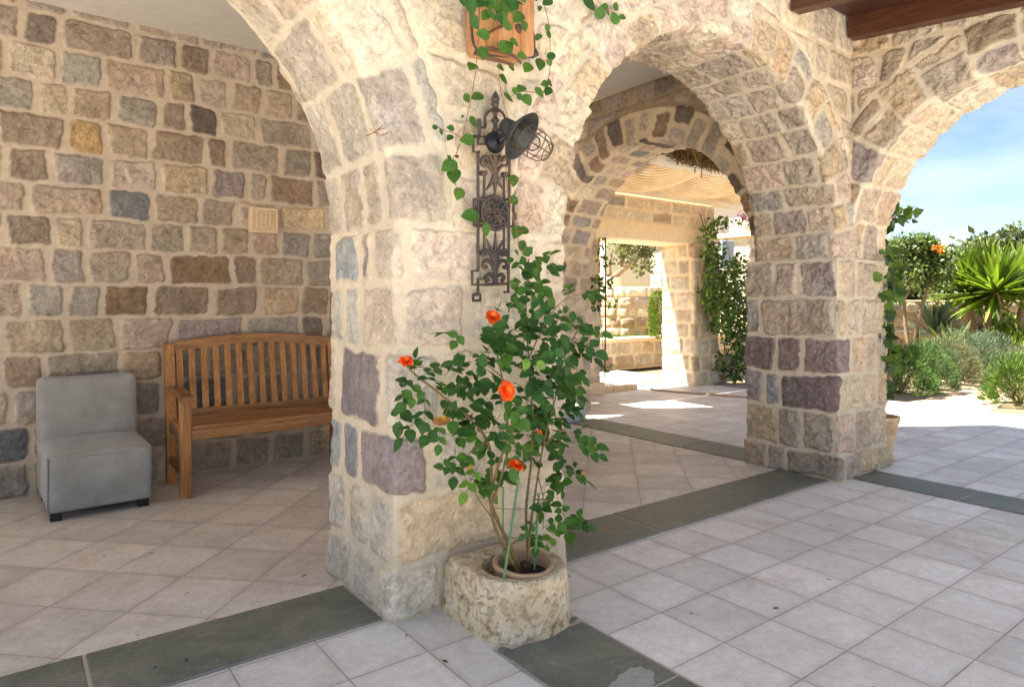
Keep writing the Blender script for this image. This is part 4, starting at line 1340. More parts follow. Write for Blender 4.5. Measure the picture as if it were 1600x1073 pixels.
for k in range(10):
    an = 2 * math.pi * k / 10
    q = [Vector((c0.x + rx * (f * math.cos(an + w_)), YP - .010, c0.z + rz * (f * math.sin(an + w_)))) for f, w_ in ((.3, 0), (.55, .12), (.78, .02), (.85, -.2), (.7, -.25))]
    mb.tube(smooth_line(q, 4), .004, 5)
for k in range(24):
    an, f = k * 2.4, .06 + .22 * math.sqrt(k / 24)
    mb.soft((.009, .009, .009), .0044, 2, None, Matrix.Translation((c0.x + rx * f * 1.1 * math.cos(an), YP - .014, c0.z + rz * f * 1.1 * math.sin(an))))
mb.build("medallion", M_IRON, lamp, angle=70)
# round mount, arm, shade and cage
m0 = cp(290, 283, YP - .015)
mt = MB().lathe([(.001, .026), (.016, .026), (.020, .020), (.034, .014), (.040, .008), (.046, .0), (.046, -.012)], Matrix.Translation(m0) @ Matrix.Rotation(math.pi / 2, 4, 'X'), 28)
mt.build("mount", plain("black_mount", srgb(38, 40, 42), .45, metallic=.4, bump=.1), lamp)
axis = Vector((.434, -.703, -.557)).normalized()
rimc = on_y(815.5, 213, 2.155)
rot = axis.to_track_quat('Z', 'Y').to_matrix().to_4x4()
Ms = Matrix.Translation(rimc) @ rot
sh = MB()
sh.lathe([(.0, -.104), (.024, -.104), (.033, -.097), (.037, -.060), (.042, -.048), (.054, -.038), (.085, -.018), (.104, .0), (.106, .003), (.104, .005), (.084, -.012), (.060, -.032), (.046, -.036), (.036, -.05), (.0, -.05)], Ms, 40)
sh.build("lamp_shade", M_SHADE, lamp, angle=50)
arm = MB().tube(smooth_line([m0 + Vector((0, -.03, 0)), m0 + Vector((.03, -.09, .03)), Ms @ Vector((0, 0, -.102))], 6), .009, 8)
arm.build("arm", M_SHADE, lamp)
cg = MB()
cage_p = [(.056, -.02), (.057, .03), (.058, .075), (.053, .108), (.038, .132), (.014, .143), (.0, .144)]
for k in range(8):
    an = 2 * math.pi * k / 8
    cg.tube([Ms @ Vector((r * math.cos(an), r * math.sin(an), z)) for r, z in cage_p], .0023, 5)
for r, z in ((.0575, .02), (.0585, .075), (.038, .132)):
    cg.tube([Ms @ Vector((r * math.cos(a), r * math.sin(a), z)) for a in np.linspace(0, 2 * math.pi, 29)], .0023, 5, cap=False)
cg.build("wire_cage", plain("cage_wire", srgb(96, 80, 60), .5, metallic=.5, bump=0), lamp)
b = NB("clear_bulb_glass")
gl = b.n("ShaderNodeBsdfGlass"); gl.inputs['Roughness'].default_value = .02; gl.inputs['IOR'].default_value = 1.1
M_GLASS = b.done(gl.outputs[0])
MB().lathe([(.02, -.04), (.022, -.01), (.034, .02), (.038, .045), (.030, .072), (.014, .086), (.0, .089)], Ms, 24).build("bulb", M_GLASS, lamp)

# ------------------------------------------------------------------ wooden wall planter and trailing vine
M_BWOOD = wood_mat("orange_board", srgb(140, 92, 54), srgb(180, 128, 80), srgb(202, 158, 110), .6, (14, 14, 2), .1)
basket = thing("wall_planter", "orange wooden wall planter with a dark iron rim high on the pillar", "planter", (1.7, YF, 2.3))
def b2(x, y, yy): return on_y(x / 4.848 + 670, y / 4.848, yy)
out = [(296, -260), (296, 100), (298, 250), (302, 360), (325, 430), (420, 455), (560, 478), (660, 480), (715, 460), (745, 380), (752, 250), (752, -260)]
pl_ = [b2(x, y, 2.335) for x, y in out]
mb = MB()
vs = [Vector((q.x, 2.335, q.z)) for q in pl_]
def bulge(q):
    cx_ = (pl_[0].x + pl_[-1].x) / 2; hw = (pl_[-1].x - pl_[0].x) / 2
    return .075 * math.sqrt(max(0, 1 - ((q.x - cx_) / hw) ** 2)) * min(1, max(.25, (q.z - 2.17) / .12))
grid_v, grid_f = [], []
zt, zb_ = pl_[0].z, min(q.z for q in pl_)
nx_, nz_ = 16, 24
for j in range(nz_ + 1):
    z = zb_ + (zt - zb_) * j / nz_
    xs = []
    for (a_, c_) in zip(pl_, pl_[1:]):
        if (a_.z - z) * (c_.z - z) <= 0 and abs(a_.z - c_.z) > 1e-6:
            t = (z - a_.z) / (c_.z - a_.z); xs.append(a_.x + (c_.x - a_.x) * t)
    x0_, x1_ = (min(xs), max(xs)) if len(xs) >= 2 else (pl_[5].x, pl_[7].x)
    for i in range(nx_ + 1):
        q = Vector((x0_ + (x1_ - x0_) * i / nx_, 0, z))
        grid_v.append((q.x, 2.335 - .03 - bulge(q), z))
for j in range(nz_):
    for i in range(nx_):
        a_ = j * (nx_ + 1) + i
        grid_f.append((a_, a_ + 1, a_ + nx_ + 2, a_ + nx_ + 1))
mb.add(grid_v, grid_f)
# side walls back to the stone
edge_l = [j * (nx_ + 1) for j in range(nz_ + 1)]; edge_r = [j * (nx_ + 1) + nx_ for j in range(nz_ + 1)]
for ed in (edge_l, edge_r):
    vs2, fs2 = [], []
    for i_ in ed:
        x_, y_, z_ = grid_v[i_]
        vs2 += [(x_, y_, z_), (x_, 2.352, z_)]
    for k in range(nz_):
        fs2.append((2 * k, 2 * k + 1, 2 * k + 3, 2 * k + 2))
    mb.add(vs2, fs2)
mb.add([grid_v[i] for i in range(nx_ + 1)] + [(grid_v[i][0], 2.352, grid_v[i][2]) for i in range(nx_ + 1)], [(i, i + 1, nx_ + 2 + i, nx_ + 1 + i) for i in range(nx_)])
mb.build("box", M_BWOOD, basket, angle=50)
rim = MB()
rim.tube(smooth_line([Vector((grid_v[i][0] + .004, grid_v[i][1] + .012, grid_v[i][2])) for i in edge_r[::3]], 3), .011, 7)
rim.tube(smooth_line([Vector((grid_v[i][0] - .001, grid_v[i][1] + .010, grid_v[i][2])) for i in edge_l[::3]], 3), .006, 7)
rim.build("iron_rim", M_IRON, basket)
M_HORN = plain("dark_horn", srgb(92, 66, 48), .4, nscale=30, var=.3)
hb = MB()
hb.tube(smooth_line([b2(340, 400, 2.235), b2(450, 440, 2.215), b2(560, 470, 2.21), b2(640, 495, 2.21)], 6), .0085, 8, taper=.006)
hb.tube(smooth_line([b2(430, 365, 2.225), b2(530, 385, 2.21), b2(640, 425, 2.205), b2(700, 480, 2.21)], 6), .0085, 8, taper=.006)
hb.tube(smooth_line([b2(440, 262, 2.23), b2(500, 225, 2.22), b2(560, 200, 2.22), b2(620, 190, 2.22)], 6), .0055, 7)
hb.build("handle", M_HORN, basket)
kb = b2(665, 225, 2.245)
MB().lathe([(.0, .022), (.016, .02), (.022, .012), (.022, 0), (.03, -.002), (.03, -.03)], Matrix.Translation(kb) @ Matrix.Rotation(math.pi / 2, 4, 'X'), 20).build("knob", M_HORN, basket)

vine = thing("trailing_vine", "green vine trailing from the wall planter down past the iron lamp", "vine", (1.7, 2.3, 2.5))
R = random.Random(12)
lv, st = Leaves(), MB()
M_REDSTEM = plain("red_brown_stem", srgb(130, 78, 48), .7, bump=0)
def c3(x, y, yy): return cp(x, y, yy)
for path, f_, yy in (([(372, -250), (382, 0), (380, 200), (370, 390), (330, 700), (290, 880), (250, 1060)], b2, 2.22), ([(518, -250), (520, 0), (520, 300), (535, 600), (560, 760), (610, 925)], b2, 2.21),
                     ([(850, -250), (870, 0), (910, 200), (920, 420), (905, 600), (820, 800)], b2, 2.315), ([(700, 0), (700, 270), (695, 410)], b2, 2.22), ([(1180, -260), (1230, -60), (1280, 10), (1335, 65), (1400, 95), (1450, 110)], b2, 2.30),
                     ([(830, 270), (780, 285), (760, 310)], b2, 2.30), ([(920, 460), (880, 460), (830, 470)], b2, 2.30), ([(880, 700), (780, 700), (690, 690), (620, 735)], b2, 2.31),
                     ([(0, 205), (40, 225), (100, 245), (135, 268)], c3, 2.30), ([(120, 290), (100, 340), (85, 370), (95, 480), (125, 530), (150, 570), (185, 612)], c3, 2.30),
                     ([(330, 200), (336, 330), (345, 500), (385, 690), (410, 800), (430, 880), (450, 960)], c3, 2.27), ([(390, 710), (430, 705)], c3, 2.27), ([(355, 480), (400, 450)], c3, 2.27), ([(355, 580), (400, 545)], c3, 2.27)):
    st.tube(smooth_line([f_(x, y, yy) for x, y in path], 6), .0022, 5, taper=.0012)
st.build("stem", M_REDSTEM, vine)
l2 = "320,45,52 430,115,36 350,170,42 480,115,40 510,30,52 600,40,52 680,130,46 725,200,32 590,180,60 415,260,44 650,320,34 755,310,40 590,350,58 830,280,30 900,215,26 910,265,26 780,60,36 840,65,20 900,10,42 705,420,36 925,430,36 845,485,46 915,475,26 750,510,46 630,510,34 545,510,34 410,400,42 330,500,44 570,600,40 700,670,40 655,690,26 690,735,26 610,740,46 745,755,42 880,635,32 920,630,32 840,700,42 905,690,36 370,730,44 290,745,30 340,925,40 1220,30,58 1300,95,48 1340,55,30 1420,55,36 1410,140,46 1465,130,32 1360,100,24 400,20,50 460,10,50 560,90,50 640,20,54 690,20,50 260,20,34 540,140,44 330,-60,60 420,-70,60 520,-80,60 620,-70,60 720,-60,60 800,-50,50"
for it in l2.split():
    x, y, r = map(float, it.split(','))
    on_box = 290 < x < 750 and y < 470
    p = b2(x, y, 2.17 - R.uniform(0, .03) if on_box else 2.30)
    ln = r * 2 / 4.848 / FPX * 2.75 * 1.3
    d = Vector((R.uniform(-1, 1), R.uniform(-.35, .1), R.uniform(-1, .2))).normalized()
    lv.add(p - d * ln * .5, d, Vector((-.45, -.9, .3)) + rvec(R, .3), ln, vary(R, R.choice((MIDG, DARKG, (.05, .13, .015), MIDG))))
l3 = "0,210,14 30,235,14 75,215,18 70,260,18 155,270,32 325,255,22 65,395,36 90,440,36 115,528,30 168,632,38 80,390,28 375,465,28 375,560,28 245,700,30 390,712,32 425,705,26 420,775,30 455,805,18 70,358,14 105,350,10 130,160,8"
for it in l3.split():
    x, y, r = map(float, it.split(','))
    p = c3(x, y, 2.295)
    ln = r * 2 / 3.064 / FPX * 2.75 * 1.2
    d = Vector((R.uniform(-1, 1), R.uniform(-.3, .1), R.uniform(-1, .4))).normalized()
    lv.add(p - d * ln * .5, d, Vector((-.3, -.9, .3)) + rvec(R, .3), ln, vary(R, R.choice((MIDG, (.05, .13, .015), MIDG))))
lv.build("foliage", M_LEAF2, vine, leaf_template(.80, .12, .16, 9, 0, 'ovate'))
# vine shoots that join the top of the rose
sh_ = Leaves()
for _ in range(34):
    x, y = R.gauss(440, 50), R.uniform(820, 1060)
    d = Vector((R.uniform(-1, 1), -.3, R.uniform(-.8, .5)))
    sh_.add(c3(x, y, 2.22 - R.uniform(0, .1)), d, CAMV + rvec(R, .4), R.uniform(.035, .06), vary(R, R.choice((MIDG, (.05, .13, .015)))))
sh_.build("shoot", M_LEAF2, vine, T_ROSE)
# little dry twig on the pillar edge
dt = MB()
for pts in ([(598, 196), (585, 207), (572, 213)], [(585, 207), (596, 212), (606, 208)], [(585, 207), (578, 201)], [(590, 203), (603, 200)]):
    dt.tube([on_y(x, y, 2.335) for x, y in pts], .0018, 4)
tag(dt.build("dry_twig", M_REDSTEM), "tiny dry brown twig stuck on the corner of the arch", "twig")
# ------------------------------------------------------------------ courtyard behind the inner arch
M_WHITE = plain("white_beam_paint", srgb(224, 212, 192), .8, nscale=18, var=.08)
M_CUT = stone_mat("cut_limestone", .5)
palC = dict(cream=4, pale=4, tan=1.6, pink=1.4, grey=.6)
MC = srgb(222, 202, 168)
cw = thing("courtyard_wall", "cream limestone wall with a wide lintelled opening behind the inner arch", "wall", (7.5, 6.6, 0))
lyc = Courses(51, -.2, 5, rows(21, 0, 2.12, .2, .28), .18, .36, (.010, .018), palC, corner=.03, skew=.06)
pillar_skin([(8.2, 6.98), (8.2, 6.36), (8.78, 6.36), (8.78, 6.98)], lyc, 2.12, .02, relief=.014, rough=.012, edge=.03, mortar=MC).build("pillar", M_CUT, cw)
lyc2 = Courses(52, -.2, 5, rows(22, 0, 2.12, .2, .28), .18, .36, (.010, .018), palC, corner=.03, skew=.06)
pillar_skin([(5.0, 7.1), (5.0, 6.58), (6.46, 6.58), (6.46, 7.1)], lyc2, 2.12, .02, relief=.010, rough=.010, edge=.03, smear=.01, mortar=MC).build("pillar", M_CUT, cw)
MB().rbox((6.89, 6.72, 2.245), (3.78, .60, .25), .012).build("lintel", plain("smooth_limestone", srgb(222, 200, 164), .8, nscale=10, var=.07, bump=.2), cw)
lyc3 = Courses(53, -.2, 10, [0, .17, .34, .36], .3, .6, (.006, .010), palC, corner=.02, skew=.03)
pillar_skin([(5.0, 7.0), (5.0, 6.44), (8.78, 6.44), (8.78, 7.0)], lyc3, .35, .025, flare=0, relief=.008, rough=.008, edge=.02, mortar=MC).build("parapet", M_CUT, cw)
cw.children[-1].location.z += 0
for o in cw.children:
    if o.name.startswith("parapet"):
        o.data.transform(Matrix.Translation((0, 0, 2.372)))
MB().rbox((6.28, 6.70, .085), (.40, .40, .17), .015).build("plinth", plain("warm_limestone", srgb(226, 200, 160), .85, nscale=14, var=.1), cw)
ly4 = Courses(54, -.2, 5, [0, .15, .30, .44], .2, .4, (.012, .02), palC, corner=.03)
lw = pillar_skin([(8.8, 6.9), (8.8, 6.5), (11.5, 6.5), (11.5, 6.9)], ly4, .43, .03, relief=.014, rough=.012, edge=.03, mortar=MC).build("low_wall", M_CUT)
tag(lw, "low stone wall running right from the courtyard pillar under the climbing plant", "wall")
pb = MB().rbox((4.45, 5.4, .08), (.90, .40, .16), .012).build("white_plinth", plain("white_marble", srgb(206, 202, 196), .6, nscale=8, var=.06, bump=.1))
tag(pb, "low white stone plinth on the floor at the left foot of the inner arch", "plinth")
for (y_, z_, l_) in ((4.72, 2.70, "white painted pergola beam nearest the inner arch, under the dry nest of stems"), (6.46, 2.74, "white painted pergola beam resting on the courtyard wall")):
    o = MB().rbox((7.5, y_, z_ + .10), (4.2, .13, .20), .008).build("pergola_beam", M_WHITE)
    tag(o, l_, "beam", "white pergola beams over the courtyard")
b = NB("woven_shade"); p = b.pos()
wv = b.n("ShaderNodeTexWave", wave_type='BANDS', bands_direction='DIAGONAL'); b.put(wv.inputs['Vector'], b.scale(p, (1, 1, 0))); wv.inputs['Scale'].default_value = 9; wv.inputs['Distortion'].default_value = 1.2; wv.inputs['Detail Scale'].default_value = 3
c_ = b.mix(b.rng(b.noise(p, 6, 4), .35, .65, 0, 1), srgb(232, 215, 186), srgb(214, 194, 158))
c_ = b.mix(b.rng(wv.outputs['Fac'], .2, .7, .55, 0), c_, srgb(168, 140, 104))
tr = b.n("ShaderNodeBsdfTranslucent"); b.put(tr.inputs[0], c_)
ms = b.n("ShaderNodeMixShader"); ms.inputs[0].default_value = .35
b.t.links.new(b.bsdf(c_, .9, b.bump(wv.outputs['Fac'], .6, .01), spec=.1), ms.inputs[1]); b.t.links.new(tr.outputs[0], ms.inputs[2])
M_SHADEC = b.done(ms.outputs[0])
for i, (xa, xb, sag, lab) in enumerate(((5.55, 6.75, .26, "sagging woven straw shade cloth nearest the arch wall"), (6.72, 7.95, .24, "sagging woven straw shade cloth in the middle of the pergola"), (7.92, 9.2, .22, "sagging woven straw shade cloth at the far end of the pergola"))):
    nx_, ny_ = 28, 30
    xs = np.linspace(xa, xb, nx_); ys = np.linspace(4.80, 6.38, ny_)
    X, Y = np.meshgrid(xs, ys, indexing='ij')
    tx = (X - xa) / (xb - xa); ty = (Y - 4.8) / 1.58
    Z = 2.84 + .09 * ty - sag * 1.15 * np.sin(np.pi * tx) ** .8 * np.sin(np.pi * np.clip(ty, 0, 1)) ** .7 + .010 * np.sin(9 * ty + 5 * tx)
    Pg = np.stack([X, Y, Z], -1)
    o = np_mesh("shade_cloth", Pg.reshape(-1, 3), quads(nx_, ny_), M_SHADEC)
    so_ = o.modifiers.new("thick", 'SOLIDIFY'); so_.thickness = .008
    tag(o, lab, "shade cloth", "woven shade cloths of the pergola")
# dry stems heaped on the nearer beam
R = random.Random(5)
nest = MB()
for _ in range(820):
    x_ = R.gauss(6.05, .36)
    k = max(0.08, 1 - abs(x_ - 6.0) / .95)
    c0_ = Vector((x_, R.gauss(4.60, .07), 2.80 - .05 * (x_ - 6.0) + R.random() * .26 * k - .05 * k))
    d = Vector((R.gauss(0, 1), R.gauss(0, .4), R.gauss(0, .35))).normalized() * R.uniform(.10, .26)
    nest.tube([c0_ - d * .5, c0_ + rvec(R, .03), c0_ + d * .5 - Vector((0, 0, R.uniform(0, .05)))], R.uniform(.003, .006), 4)
for _ in range(26):
    c0_ = Vector((R.gauss(5.95, .32), 4.55, 2.80))
    nest.tube(smooth_line([c0_, c0_ + Vector((R.uniform(-.1, .1), -.02, -.05)), c0_ + Vector((R.uniform(-.16, .16), -.03, -.11)), c0_ + Vector((R.uniform(-.2, .2), -.02, -.07))], 4), .002, 4)
b = NB("dry_stems"); p = b.pos()
M_DRY = b.done(b.bsdf(b.mix(b.n("ShaderNodeNewGeometry").outputs['Random Per Island'], srgb(70, 54, 30), srgb(140, 116, 66)), .9, spec=.1))
no = nest.build("dry_stem_heap", M_DRY, smooth=False)
tag(no, "heap of dry brown vine stems lying on the white beam", "dry vine")

# ------------------------------------------------------------------ foliage builders
T_SMALL = leaf_template(.5, .12, .1, 4)
T_NEEDLE = (np.array([(0, -.07, 0), (0, .07, 0), (.6, .09, .03), (.6, -.09, .03), (1, 0, 0)]), np.array([(0, 1, 2, 3), (3, 2, 4, 4)]))
T_NEEDLE = (np.array([(0, -.09, 0), (0, .09, 0), (1, .03, -.04), (1, -.03, -.04)]), np.array([(0, 1, 2, 3)]))
T_DIAM = (np.array([(0, 0, 0), (.5, -.28, .06), (1, 0, 0), (.5, .28, .06)]), np.array([(0, 1, 2, 3)]))
M_HERB = leaf_mat("herb_leaf", .25, .6, .25)
M_TREEL = leaf_mat("tree_leaf", .3, .5, .35)
M_BARK = plain("grey_brown_bark", srgb(132, 112, 88), .9, nscale=20, var=.3, bump=.6)

def clump_leaves(L, c, rad, n, size, cols, R, lumps=12, up=.3, spread=.42):
    """leaves in uneven clumps through an ellipsoid"""
    cs = []
    for _ in range(lumps):
        v = rvec(R); f = R.uniform(.35, .85)
        cs.append((Vector((v.x * f * rad[0], v.y * f * rad[1], v.z * f * rad[2])), R.uniform(.7, 1.25) * spread, R.uniform(.75, 1.3)))
    for _ in range(n):
        b0, s_, tone = R.choice(cs)
        v = rvec(R, R.random() ** .45 * s_)
        q = b0 + Vector((v.x * rad[0], v.y * rad[1], v.z * rad[2]))
        out = Vector((q.x / rad[0] ** 2, q.y / rad[1] ** 2, q.z / rad[2] ** 2)).normalized()
        d = (rvec(R) + out * .8 + Vector((0, 0, up))).normalized()
        nn = (rvec(R, .8) + out + Vector((0, 0, .4)))
        col = R.choice(cols)
        L.add(Vector(c) + q, d, nn, size * R.uniform(.7, 1.3), vary(R, (col[0] * tone, col[1] * tone, col[2] * tone)))

def shrub(name, label, px, py, w_, h_, n, cols, group, tmpl=None, size=.06, seed=1, cat="shrub", up=.45, back=.35):
    """rounded shrub standing where the photograph shows its foot"""
    R = random.Random(seed)
    d = FPX * EYE / (py - HOR)
    p = at_depth(px, py, d + back); p.z = 0
    t = thing(name, label, cat, p, group)
    L = Leaves()
    for _ in range(n):
        a, el = R.uniform(0, 2 * math.pi), math.asin(R.uniform(-.15, 1))
        lump = 1 + .16 * math.sin(3 * a + seed) * math.cos(2.3 * el + seed) + .10 * math.sin(7 * a + 4 * el) + .07 * math.sin(13 * a - 9 * el + seed)
        rr_ = R.uniform(.60, 1.0) ** .35 * lump
        out = Vector((math.cos(a) * math.cos(el), math.sin(a) * math.cos(el), math.sin(el)))
        q = Vector((out.x * rr_ * w_ / 2, out.y * rr_ * w_ / 2 * .95, max(.01, out.z * rr_ * h_ * .96 + .05)))
        dd = out + Vector((0, 0, up)) + rvec(R, .55)
        tone = .8 + .45 * (math.sin(5 * a + 3 * el + seed) * .5 + .5)
        c = R.choice(cols)
        L.add(p + q, dd, rvec(R) + out, size * R.uniform(.7, 1.35), vary(R, (c[0] * tone, c[1] * tone, c[2] * tone)))
    L.build("foliage", M_HERB, t, tmpl or T_NEEDLE)
    st_ = MB()
    for k in range(9):
        a = k * .7 + seed
        st_.tube([p + Vector((.03 * math.cos(a), .03 * math.sin(a), -.04)), p + Vector((.15 * w_ * math.cos(a), .15 * w_ * math.sin(a), h_ * .35)), p + Vector((.33 * w_ * math.cos(a), .33 * w_ * math.sin(a), h_ * .7))], .012, 5, taper=.004)
    st_.build("stem", M_BARK, t)
    return t

# ---- raised bed, low wall, round planter, clipped bush seen through the opening
ly5 = Courses(55, -.2, 9, [0, .26, .50], .35, .7, (.012, .02), dict(tan=3, cream=3, brown=1, pink=2), corner=.03)
bw = thing("terrace_retaining_wall", "low limestone retaining wall with a smooth capping behind the courtyard opening", "wall", (9, 8.9, 0))
pillar_skin([(6.0, 9.2), (6.0, 8.85), (13.5, 8.85), (13.5, 9.2)], ly5, .50, .03, relief=.02, rough=.022, edge=.03, mortar=MC).build("wall_face", M_CUT, bw)
MB().rbox((9.75, 9.02, .535), (7.6, .44, .07), .012).build("capping", plain("cap_stone", srgb(228, 206, 166), .8, nscale=10, var=.08), bw)
b = NB("lawn_ground"); p = b.pos()
M_LAWN = b.done(b.bsdf(b.mix(b.rng(b.noise(p, 3, 5, .6), .4, .6, 0, 1), srgb(112, 116, 48), srgb(150, 128, 80)), .95, b.bump(b.noise(p, 60, 4, .7), .8, .03)))
sheet("raised_bed", 5.8, 22, 9.1, 24, .50, M_LAWN)
R = random.Random(3)
gr = Leaves()
for _ in range(5000):
    gr.add((R.uniform(8, 12.5), R.uniform(9.22, 12.5), .49), Vector((R.gauss(0, .4), R.gauss(0, .4), 1)), rvec(R), R.uniform(.05, .13), vary(R, (.13, .19, .03), .3))
go = gr.build("grass", M_HERB, None, T_NEEDLE)
go["kind"] = "stuff"; go["label"] = "short yellow green grass on the raised bed"; go["category"] = "grass"
ly6 = Courses(56, -.2, 6, [0, .21, .43, .64, .86, 1.06], .2, .42, (.010, .016), dict(cream=3, pink=2, tan=2, brown=.8, pale=2), corner=.035, skew=.04)
for uu in np.arange(0, 6, .2):
    ly6.paint(uu, .95, 'pale', 1.05)
    if int(uu * 5) % 2: ly6.paint(uu, .3, 'brown', 1.1)
pc = Vector((11.15, 10.55, 0)); oc = []
for k in range(16):
    a = 2 * math.pi * k / 16
    oc.append((pc.x + .95 * math.cos(a), pc.y + .95 * math.sin(a)))
pk = pillar_skin(oc, ly6, 1.06, .025, r=.06, flare=0, relief=.022, rough=.012, edge=.03, mortar=srgb(190, 160, 124))
rp = thing("round_planter", "round planter of cream and brown stone blocks on the raised bed", "planter", (pc.x, pc.y, .5))
po_ = pk.build("wall", M_CUT, rp); po_.data.transform(Matrix.Translation((0, 0, .5)))
MB().lathe([(.0, 1.48), (.92, 1.50), (.93, 1.56), (.80, 1.57), (.78, 1.53), (.0, 1.52)], Matrix.Translation((pc.x, pc.y, 0)), 40).build("rim", plain("pale_rim", srgb(224, 206, 176), .8, nscale=10, var=.08), rp)
tb = MB().rbox((10.75, 10.75, 1.68), (.62, .45, .24), .02, Matrix.Rotation(.4, 3, 'Z')).build("stone_block", plain("white_block", srgb(226, 210, 182), .8, nscale=8, var=.08))
tag(tb, "pale rectangular stone block lying on top of the round planter", "block")
shr = Leaves(); R = random.Random(9)
hp = at_depth(1037, 530, 13.3)
for _ in range(5200):
    a = R.uniform(0, 2 * math.pi); z = R.uniform(0, 1.0); rr_ = .27 * R.uniform(.75, 1.0) * (1 - .12 * (z - .5) ** 2) * (1 + .08 * math.sin(5 * a + 6 * z))
    if z > .9: rr_ *= R.uniform(.2, 1)
    q = Vector((hp.x + rr_ * math.cos(a), hp.y + rr_ * math.sin(a), .5 + .02 + z * .94))
    shr.add(q, Vector((math.cos(a), math.sin(a), .6)) + rvec(R, .6), rvec(R), R.uniform(.03, .055), vary(R, R.choice(((.07, .13, .02), (.11, .17, .025), (.16, .22, .03))), .3))
cb = thing("clipped_bush", "upright clipped green bush in front of the round stone planter", "bush", (hp.x, hp.y, .5))
shr.build("foliage", M_HERB, cb, T_DIAM)
MB().tube([(hp.x, hp.y, .45), (hp.x + .01, hp.y, .9), (hp.x, hp.y + .01, 1.3)], .03, 7, taper=.012).build("stem", M_BARK, cb)

# ---- kerb of cut stones with pebbles, hose, socket, pole
kerb = thing("pebble_bed", "small bed of dark pebbles edged with cream kerb stones at the courtyard pillar", "planting bed", (6.9, 6.8, 0))
km = []
for k in range(3):
    x0_ = 6.50 + k * .25
    MB().rbox((x0_ + .12, 6.655, .035), (.236, .09, .08), .008).build("kerb_stone", plain("kerb_limestone", srgb(222, 196, 156), .85, nscale=20, var=.1) if k == 0 else bpy.data.materials["kerb_limestone"], kerb)
MB().rbox((7.21, 6.98, .035), (.08, .56, .08), .008).build("kerb_stone", bpy.data.materials["kerb_limestone"], kerb)
R = random.Random(2); pe = MB()
for _ in range(160):
    pe.soft((R.uniform(.03, .06), R.uniform(.03, .05), .03), .012, 2, None, Matrix.Translation((R.uniform(6.52, 7.14), R.uniform(6.74, 7.2), .02 + R.uniform(0, .02))) @ Matrix.Rotation(R.uniform(0, 3), 4, 'Z'))
pbo = pe.build("pebbles", plain("dark_pebble", srgb(88, 84, 80), .7, nscale=10, var=.4), kerb)
pbo["kind"] = "stuff"
hz_ = MB().tube(smooth_line([(9.4, 4.55, .012), (8.4, 4.85, .012), (7.75, 5.14, .012), (7.55, 5.65, .012), (7.35, 6.25, .012), (7.42, 6.62, .012), (7.75, 6.95, .012), (8.15, 7.05, .012), (8.9, 7.4, .012)], 8), .013, 8).build("garden_hose", plain("beige_hose", srgb(176, 150, 112), .5, bump=0))
tag(hz_, "beige garden hose lying in a curve across the courtyard floor", "hose")
sp_ = on_y(920, 561, 6.555)
soc = thing("power_outlet", "small black outdoor power socket low on the courtyard pillar", "socket", sp_)
MB().rbox(sp_, (.085, .05, .10), .008).build("box", plain("black_plastic", (.015, .015, .016), .5, bump=0), soc)
MB().rbox(sp_ + Vector((0, -.026, .01)), (.06, .008, .05), .003).build("lid", plain("dark_lid", (.03, .03, .03), .4, bump=0), soc)
a_, b_ = on_y(945, 590, 6.50), on_y(946, 352, 6.50)
pole = MB().tube([a_, (a_ + b_) / 2 + Vector((.01, 0, 0)), b_], .011, 7)
pole.soft((.03, .03, .05), .014, 3, None, Matrix.Translation(b_))
tag(pole.build("iron_rod", M_IRON), "thin dark iron rod standing against the left courtyard pillar", "rod")

def climber(name, label, loc, paths, yy, blobs, seed, lsize, cols, mat=None, stemr=.010, tmpl=None):
    R = random.Random(seed)
    t = thing(name, label, "climbing plant", loc)
    st_ = MB()
    for pth in paths:
        st_.tube(smooth_line([on_y(x, y, yy + R.uniform(-.06, .02)) for x, y in pth], 5), stemr, 6, taper=stemr * .35)
    st_.build("stem", M_BARK, t)
    L = Leaves()
    for px, py, rx, ry, n, dep in blobs:
        for _ in range(n):
            a, q = R.uniform(0, 2 * math.pi), R.random() ** .55
            lump = 1 + .25 * math.sin(4 * a + px)
            p_ = on_y(px + rx * q * lump * math.cos(a), py + ry * q * lump * math.sin(a), yy - R.uniform(0, dep))
            L.add(p_, rvec(R) + Vector((0, -.3, -.2)), Vector((-.3, -.7, .5)) + rvec(R, .7), lsize * R.uniform(.6, 1.3), vary(R, R.choice(cols), .3))
    L.build("foliage", mat or M_LEAF2, t, tmpl or T_SMALL)
    return t
gl_ = [(.06, .11, .018), (.09, .16, .025), (.14, .22, .035), (.035, .07, .014)]
climber("climbing_plant", "thick green climber with bare stems on the right courtyard pillar", (9.0, 6.3, 0),
        [[(1158, 596), (1140, 560), (1125, 520), (1118, 470), (1112, 420), (1105, 370), (1100, 338)], [(1172, 590), (1140, 555), (1128, 530)], [(1130, 600), (1132, 540), (1140, 470), (1140, 400), (1128, 350)], [(1094, 334), (1098, 350), (1100, 372), (1112, 400)], [(1165, 570), (1150, 520), (1150, 460)]], 6.34,
        [(1128, 350, 22, 12, 80, .2), (1106, 372, 12, 30, 110, .2), (1118, 412, 18, 28, 190, .25), (1130, 455, 30, 34, 420, .5), (1150, 450, 22, 40, 340, .5), (1140, 500, 30, 30, 420, .5), (1152, 535, 20, 35, 280, .4), (1112, 465, 18, 22, 180, .3), (1150, 580, 18, 16, 110, .3), (1128, 565, 10, 20, 40, .2), (1150, 415, 18, 20, 120, .3), (1165, 500, 12, 50, 160, .4)], 4, .085, gl_)
